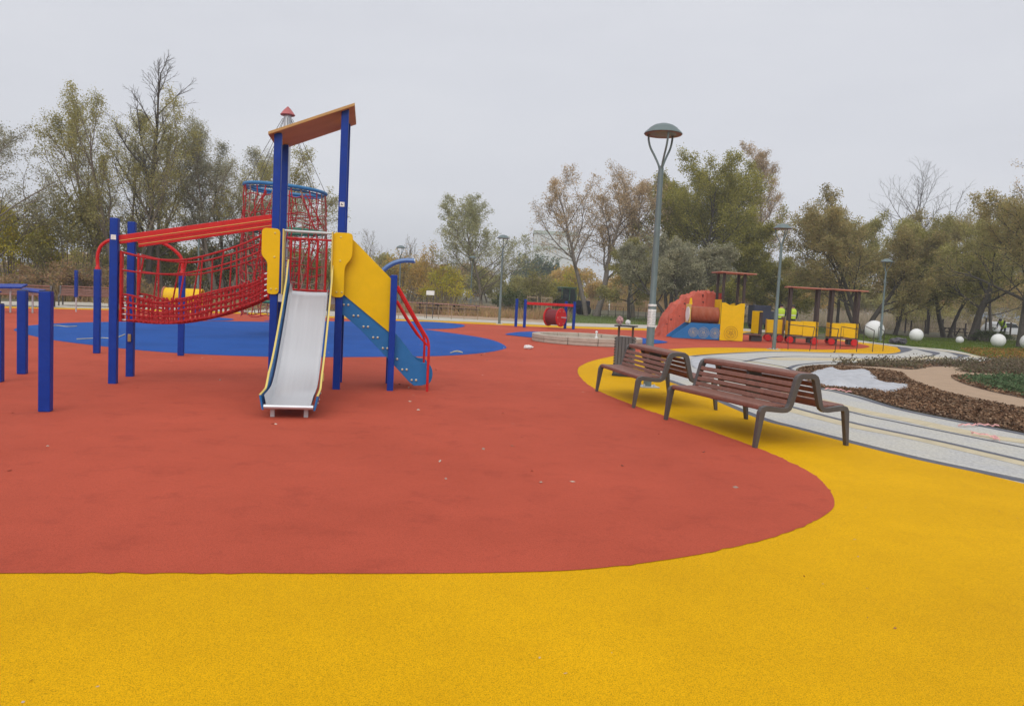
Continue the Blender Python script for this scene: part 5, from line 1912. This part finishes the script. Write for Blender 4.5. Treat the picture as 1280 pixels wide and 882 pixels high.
def tree_mesh(segs, anch, H, W, leaf_per, leaf_size, seed, sides=5, leaf_sigma=.16, leaf_z0=0.0, recentre=1.0):
    rg = np.random.default_rng(seed)
    A_ = np.array([tuple(a) for a in anch])
    zmax = max(A_[:, 2].max(), max(s_[1].z for s_ in segs))
    lo, hi = np.percentile(A_[:, 0], 3), np.percentile(A_[:, 0], 97)
    lo2, hi2 = np.percentile(A_[:, 1], 3), np.percentile(A_[:, 1], 97)
    kz = H / zmax
    kx = W / ((hi - lo + hi2 - lo2) / 2)
    sc_ = np.array([kx, kx, kz])
    zm = A_[:, 2].mean() * kz
    shx, shy = (lo + hi) / 2 * kx / zm * recentre, (lo2 + hi2) / 2 * kx / zm * recentre

    def shp(Q_):
        Q_ = Q_ * sc_
        Q_[:, 0] -= shx * Q_[:, 2]
        Q_[:, 1] -= shy * Q_[:, 2]
        return Q_
    p0 = shp(np.array([tuple(s_[0]) for s_ in segs]))
    p1 = shp(np.array([tuple(s_[1]) for s_ in segs]))
    r0 = np.array([s_[2] for s_ in segs]); r1 = np.array([s_[3] for s_ in segs])
    d = p1 - p0
    d /= np.linalg.norm(d, axis=1)[:, None] + 1e-9
    ref = np.where(np.abs(d[:, 2:3]) < .9, np.array([[0, 0, 1.]]), np.array([[1., 0, 0]]))
    e1 = np.cross(d, ref); e1 /= np.linalg.norm(e1, axis=1)[:, None]
    e2 = np.cross(d, e1)
    Vs = []
    for P_, rr in ((p0, r0), (p1, r1)):
        for k in range(sides):
            a = 2 * PI * k / sides
            Vs.append(P_ + (e1 * math.cos(a) + e2 * math.sin(a)) * rr[:, None])
    V_ = np.stack(Vs, 1).reshape(-1, 3)
    base = np.arange(len(segs)) * 2 * sides
    Q_ = np.concatenate([np.stack([base + k, base + (k + 1) % sides, base + sides + (k + 1) % sides, base + sides + k], 1) for k in range(sides)])
    wood = (V_, Q_)
    leaves = None
    if leaf_per > 0:
        A2 = shp(A_)
        A2 = A2[A2[:, 2] > leaf_z0 * H]
        n_ = rg.poisson(leaf_per, len(A2))
        PP = np.repeat(A2, n_, 0)
        PP = PP + rg.normal(size=PP.shape) * leaf_sigma
        PP[:, 2] = np.maximum(PP[:, 2], .05)
        leaves = quads(PP, leaf_size, rg, .2, .55)
    return wood, leaves


PROTO = {}


def tree(label, px, py_base, Y, py_top, wpx, leaf, bark, seed, group="park trees", name="tree", cat="tree", leaf_per=3, leaf_size=.13, sigma=.16, rz=None, leaf_z0=0, **kw):
    q = D(px, py_base, Y)
    gz = ground_z(q.x, Y)
    # point of the trunk at ground level
    hx = D(px, py_base, Y).x
    ztop = D(px, py_top, Y).z
    H = ztop - gz
    W = wpx * Y / F
    t_ = thing(name, label, cat, (hx, Y, gz), rz if rz is not None else 0, group)
    segs, anch = grow_tree(seed, **kw)
    wood, lv = tree_mesh(segs, anch, H, W, leaf_per, leaf_size, seed, leaf_sigma=sigma, leaf_z0=leaf_z0, recentre=0.0 if kw.get('lean') else 1.0)
    np_mesh("trunk", *wood, bark, t_)
    if lv:
        np_mesh("crown", *lv, leaf, t_)
    return t_


def bush(label, px, Y, py_top, wpx, leaf, seed, n_=5000, size=.16, group="shrubs behind the playground", name="shrub", depth=None):
    """dome of stems with loosely set leaves, uneven outline"""
    q = D(px, 380, Y)
    gz = ground_z(q.x, Y)
    H = D(px, py_top, Y).z - gz
    W = wpx * Y / F
    t_ = thing(name, label, "shrub", (q.x, Y, gz), 0, group)
    rg = np.random.default_rng(seed)
    ns = 46
    tips, segs = [], []
    for i in range(ns):
        a = rg.uniform(0, 2 * PI); rr = math.sqrt(rg.uniform(0, 1))
        zz_ = H * (1 - .55 * rr ** 2.2) * rg.uniform(.62, 1.06)
        base_ = Vector((math.cos(a) * rr * W * .24, math.sin(a) * rr * W * .2, 0))
        tip_ = Vector((math.cos(a) * rr * W * .5, math.sin(a) * rr * W * .4, zz_))
        mid_ = base_.lerp(tip_, .5) + Vector((0, 0, H * .08))
        segs += [(base_, mid_, .035, .022, 0), (mid_, tip_, .022, .006, 1)]
        tips.append((base_, mid_, tip_))
        for k in range(5):
            u = rg.uniform(.35, 1)
            p_ = mid_.lerp(tip_, u)
            e_ = p_ + Vector((rg.normal() * W * .06, rg.normal() * W * .05, abs(rg.normal()) * H * .09))
            segs.append((p_, e_, .01, .004, 2))
            tips.append((p_, p_.lerp(e_, .5), e_))
    P_ = []
    m_ = len(tips)
    idx = rg.integers(0, m_, n_)
    u = rg.uniform(.12, 1.02, n_)
    for i, uu in zip(idx, u):
        a, b_, c_ = tips[i]
        p_ = a.lerp(b_, uu * 2) if uu < .5 else b_.lerp(c_, uu * 2 - 1)
        P_.append(tuple(p_))
    P_ = np.array(P_)
    P_ += rg.normal(size=P_.shape) * np.array([W * .035, W * .035, H * .035])
    P_[:, 2] = np.maximum(P_[:, 2], .04)
    sides = 4
    p0 = np.array([tuple(s_[0]) for s_ in segs]); p1 = np.array([tuple(s_[1]) for s_ in segs])
    mb_ = MB()
    for s_ in segs:
        mb_.tube([s_[0], s_[1]], [s_[2], s_[3]], 4, caps=False)
    mb_.build("stems", M['bark'], t_)
    V_, Q_ = quads(P_, size, rg, .2, .55)
    np_mesh("leaves", V_, Q_, leaf, t_)
    return t_


AIRY = dict(n=(13, 8, 6), ang=(42, 42, 45), ratio=(.52, .5, .5), start=(.22, .2, .1), up=(.06, .12, .06, 0.))
ROUND = dict(n=(13, 8, 6), ang=(64, 48, 48), ratio=(.62, .52, .5), start=(.22, .2, .1), up=(.04, .08, .03, 0.))
NARROW = dict(n=(22, 8, 5), ang=(32, 34, 36), ratio=(.34, .5, .5), start=(.2, .2, .1), up=(.04, .12, .08, 0.), taper_top=.8)
VASE = dict(stems=4, n=(9, 7, 6), ang=(38, 40, 45), ratio=(.5, .5, .5), start=(.25, .2, .1), up=(.07, .10, .05, 0.), spread=.34)

# left group
tree("pale sparse tree cut by the photo's left edge", -8, 372, 46, 148, 118, LEAF['grey'], M['bark'], 11, leaf_per=4, leaf_size=0.1, trunk_r=.2, **AIRY)
tree("broad olive multi stemmed tree at left, behind the rope bridge posts", 152, 366, 50, 108, 158, LEAF['olive'], M['bark'], 12, leaf_per=4.6, leaf_size=0.1, trunk_r=.17, **VASE)
tree("tallest tree with bare antler like top above the rope bridge", 186, 367, 52, 62, 82, LEAF['grey'], M['bark_dark'], 13, leaf_per=0, trunk_r=.24, **NARROW)
tree("leafy grey green tree around the tallest bare one", 205, 368, 54, 140, 120, LEAF['grey'], M['bark'], 14, leaf_per=4.5, leaf_size=0.1, trunk_r=.18, **AIRY)
tree("greyish thin tree left of the rope tower", 278, 370, 55, 163, 112, LEAF['grey'], M['bark'], 15, leaf_per=3.8, leaf_size=0.1, trunk_r=.18, **VASE)
tree("olive tree filling the background behind the rope tower", 352, 371, 56, 192, 118, LEAF['olive'], M['bark'], 16, leaf_per=5, leaf_size=0.11, trunk_r=.18, **AIRY)
bush("yellow green bush at the photo's left edge", 18, 48, 252, 120, LEAF['yellow'], 21, 14000, 0.154)
bush("wide olive bush left of the bridge posts", 88, 49, 236, 135, LEAF['olive'], 22, 18000, 0.143)
bush("brown green bush between the bridge posts", 165, 56, 275, 120, LEAF['olive'], 23, 14000, 0.165)
bush("dull green bush seen over the yellow crawl tube", 235, 57, 290, 130, LEAF['green'], 24, 14000, 0.165)
bush("grey olive bush behind the rope bridge's upper end", 305, 58, 285, 130, LEAF['grey'], 25, 14000, 0.165)
bush("dark bush behind the slide platform", 380, 60, 300, 120, LEAF['green'], 26, 12000, 0.165)
bush("dark low bush behind the left benches", 60, 46, 325, 120, LEAF['scrub'], 27, 5000, .14)
bush("low brown bush behind the far bench with the pole", 130, 47, 332, 110, LEAF['scrub'], 28, 5000, .14)

# middle
for i, (px, yt, w_, lb) in enumerate(((460, 284, 34, "small bare sapling just right of the yellow stair board"), (511, 292, 22, "small bare sapling above the curved pipe end"))):
    tree(lb, px, 372, 74, yt, w_, LEAF['olive'], M['bark'], 31 + i, leaf_per=0, trunk_r=.07, **AIRY)
bush("olive shrub behind the yellow stair board", 448, 66, 312, 95, LEAF['olive'], 33, 6000, .16)
bush("rusty orange shrub behind the curved pipe", 500, 68, 316, 85, LEAF['orange'], 34, 6500, .16)
bush("orange olive shrub left of the grey green willow", 540, 72, 312, 80, LEAF['orange'], 35, 6000, .16)
bush("yellowish shrub in front of the grey green willow", 556, 64, 335, 66, LEAF['yellow'], 36, 4500, .14)
tree("upright grey green willow in the middle distance", 601, 378, 72, 243, 104, LEAF['willow'], M['bark'], 37, leaf_per=3.0, leaf_size=.14, sigma=0.16, trunk_r=.16, n=(26, 8, 5), ang=(40, 32, 38), ratio=(.46, .48, .5), start=(.10, .12, .1), up=(.03, .16, .12, .05), taper_top=.75)
bush("brown green shrub right of the grey green willow", 664, 76, 338, 82, LEAF['olive'], 38, 6000, .17)
bush("bright yellow green bush beside the tractor", 706, 88, 338, 52, LEAF['yellow'], 39, 5000, .17)
bush("dark evergreen hedge bush by the lamp on the far walk", 640, 66, 360, 50, LEAF['dark'], 40, 3500, .14)
for i, (px, yt) in enumerate(((652, 318), (672, 316), (690, 320))):
    bush("dark green pine crown far below the white building", px, 165, yt, 34, LEAF['pine'], 41 + i, 3000, .5, "far pines", "pine_tree")

# right of the middle lamp
tree("sparse pale tree with a double trunk behind the drum runner", 739, 394, 76, 207, 112, LEAF['brown'], M['bark_pale'], 51, leaf_per=3.0, leaf_size=0.14, sigma=0.17, trunk_r=.34, stems=2, n=(11, 8, 6), ang=(44, 42, 45), ratio=(.5, .5, .5), start=(.25, .2, .1), up=(.05, .1, .06, 0), spread=.2)
tree("brownish thinning tree left of the tall lamp pole", 792, 395, 78, 212, 84, LEAF['brown'], M['bark'], 52, leaf_per=3.0, leaf_size=0.14, sigma=0.17, trunk_r=.25, lean=(-.10, 0), **AIRY)
tree("low leafy tree with grey leaves just left of the tall lamp", 786, 396, 70, 300, 62, LEAF['olive'], M['bark_dark'], 53, leaf_per=5, leaf_size=.16, sigma=0.17, trunk_r=.16, **ROUND)
tree("dense tall olive green tree right of the tall lamp", 872, 402, 76, 196, 138, LEAF['green'], M['bark_dark'], 54, leaf_per=7, leaf_size=.16, sigma=0.24, trunk_r=.24, stems=3, n=(13, 8, 6), ang=(50, 42, 45), ratio=(.52, .5, .5), start=(.2, .2, .1), up=(.06, .1, .05, 0), spread=.22)
tree("second olive crown leaning left behind the tall lamp pole", 836, 400, 82, 216, 78, LEAF['green'], M['bark_dark'], 55, leaf_per=6, leaf_size=.2, sigma=0.23, trunk_r=.24, **AIRY)
tree("pale leaved spreading tree with many dark stems left of the mound", 842, 403, 62, 292, 100, LEAF['grey'], M['bark_dark'], 56, leaf_per=4, leaf_size=.15, sigma=0.16, trunk_r=.17, stems=6, n=(8, 7, 5), ang=(40, 42, 45), ratio=(.5, .5, .5), start=(.3, .2, .1), up=(.05, .08, .04, 0), spread=.42)
tree("tall narrow brown tree behind the locomotive cab", 941, 404, 84, 184, 66, LEAF['brown'], M['bark_pale'], 57, leaf_per=4, leaf_size=0.13, sigma=0.18, trunk_r=.2, **NARROW)
tree("dark olive tree behind the cab roof", 905, 405, 72, 268, 84, LEAF['green'], M['bark_dark'], 58, leaf_per=6, leaf_size=.18, sigma=0.20, trunk_r=.18, **ROUND)
tree("dark rounded tree above the two workers", 968, 402, 74, 322, 78, LEAF['green'], M['bark_dark'], 59, leaf_per=6, leaf_size=.17, sigma=0.19, trunk_r=.15, **ROUND)
bush("golden yellow tree crown in the gap above the carriages", 990, 112, 326, 34, LEAF['yellow'], 60, 4500, .24, "shrubs behind the playground")
bush("tan olive shrub in the gap behind the carriages", 1018, 105, 352, 60, LEAF['orange'], 61, 5000, .22)
bush("small dark bush behind the train seat", 915, 68, 372, 40, LEAF['dark'], 62, 3000, .14)

# right group
tree("broad tan olive tree behind the last carriage", 1076, 411, 58, 232, 132, LEAF['rust'], M['bark_dark'], 71, leaf_per=5.5, leaf_size=.14, sigma=0.18, trunk_r=.2, lean=(-.12, 0), stems=3, n=(11, 8, 6), ang=(56, 46, 46), ratio=(.58, .52, .5), start=(.25, .2, .1), up=(.04, .08, .03, 0), spread=.38)
tree("bare leafless tree rising between the right hand crowns", 1143, 408, 90, 198, 90, LEAF['olive'], M['bark_dark'], 72, leaf_per=0, trunk_r=.2, n=(15, 9, 6), ang=(36, 36, 38), ratio=(.5, .5, .5), start=(.3, .15, .1), up=(.06, .13, .08, .03))
tree("olive tree with a leaning thin trunk behind the largest white ball", 1119, 415, 60, 268, 104, LEAF['olive'], M['bark_dark'], 73, leaf_per=5.5, leaf_size=.14, sigma=0.18, trunk_r=.17, lean=(.22, 0), **ROUND)
tree("dark green tree with a V shaped trunk behind the picnic table", 1184, 415, 62, 292, 96, LEAF['green'], M['bark_dark'], 74, leaf_per=5.5, leaf_size=.14, sigma=0.18, trunk_r=.2, stems=2, n=(11, 8, 6), ang=(56, 46, 46), ratio=(.58, .52, .5), start=(.28, .2, .1), up=(.03, .08, .03, 0), spread=.4)
tree("olive tree on a thick black leaning trunk near the smallest white ball", 1215, 418, 56, 250, 100, LEAF['olive'], M['bark_dark'], 75, leaf_per=5.5, leaf_size=.14, sigma=0.18, trunk_r=.3, lean=(.16, 0), **ROUND)
tree("rusty leaved tree at the photo's right edge, trunk before the half hidden ball", 1276, 435, 47, 236, 128, LEAF['rust'], M['bark_dark'], 76, leaf_per=5, leaf_size=.12, sigma=0.16, trunk_r=.28, **ROUND)
tree("tall sparse brown tree reaching in from the photo's right edge", 1316, 430, 50, 110, 120, LEAF['brown'], M['bark_dark'], 77, leaf_per=2.4, leaf_size=0.11, sigma=0.15, trunk_r=.24, **AIRY)
tree("rounded tan olive tree between the last carriage and the far lamp", 1046, 409, 66, 262, 100, LEAF['olive'], M['bark_dark'], 81, leaf_per=6, leaf_size=.15, sigma=0.19, trunk_r=.15, **ROUND)
tree("olive brown tree filling the gap right of the far lamp", 1160, 410, 72, 262, 110, LEAF['rust'], M['bark_dark'], 82, leaf_per=6, leaf_size=.16, sigma=0.20, trunk_r=.15, **ROUND)
tree("brown olive tree behind the black leaning trunk", 1240, 413, 68, 256, 110, LEAF['rust'], M['bark_dark'], 83, leaf_per=6, leaf_size=.15, sigma=0.20, trunk_r=.15, **ROUND)
bush("low dark hedge behind the white ball at right", 1243, 55, 411.5, 46, LEAF['dark'], 78, 4500, .10)
bush("grey green shrub behind the leaning trunks", 1160, 84, 372, 90, LEAF['olive'], 79, 5000, .18)
bush("brown olive shrub behind the black leaning trunk", 1235, 86, 366, 110, LEAF['rust'], 80, 5500, .18)

# far tree belt: copies of four kinds, each its own tree
fr = random.Random(77)
protos = []
for k, (lf, sd_) in enumerate(((LEAF['olive'], 91), (LEAF['green'], 92), (LEAF['brown'], 93), (LEAF['orange'], 94))):
    lab = ["distant olive tree in the belt along the horizon", "distant dark green tree in the belt along the horizon", "distant brown thinning tree in the belt along the horizon", "distant orange brown tree in the belt along the horizon"][k]
    tr = tree(lab, 640, 380, 130, 330, 60, lf, M['bark'], sd_, "distant tree belt", leaf_per=5, leaf_size=.42, sigma=.5, trunk_r=.18, n=(9, 6, 4), ang=(58, 48, 45), ratio=(.6, .5, .5), start=(.12, .15, .1), up=(.05, .08, .04, 0))
    protos.append((tr, lab))
HM = [(-60, 330), (200, 318), (420, 322), (560, 336), (640, 338), (720, 342), (800, 346), (900, 350), (1000, 362), (1040, 356), (1150, 352), (1300, 350)]
base_h = D(640, 330, 130).z - .4
first = {0: 1, 1: 1, 2: 1, 3: 1}
px = -50
cnt = 0
while px < 1330:
    k = fr.choice((0, 0, 1, 2, 3, 3)) if cnt > 3 else cnt
    Y = fr.uniform(112, 150)
    yt = interp(px, HM) + fr.uniform(-10, 12)
    q = D(px, yt, Y)
    s_ = max(.25, (q.z - .4) / base_h)
    tr, lab = protos[k]
    if first.get(k):
        tr.location = (q.x, Y, .4); tr.scale = (s_,) * 3
        first[k] = 0
    else:
        dup(tr, (q.x, Y, .4), fr.uniform(0, 6.28), lab, scale=s_)
    px += fr.uniform(20, 32)
    cnt += 1
print("things:", sum(1 for o in S.objects if o.parent is None), "objects:", len(S.objects))
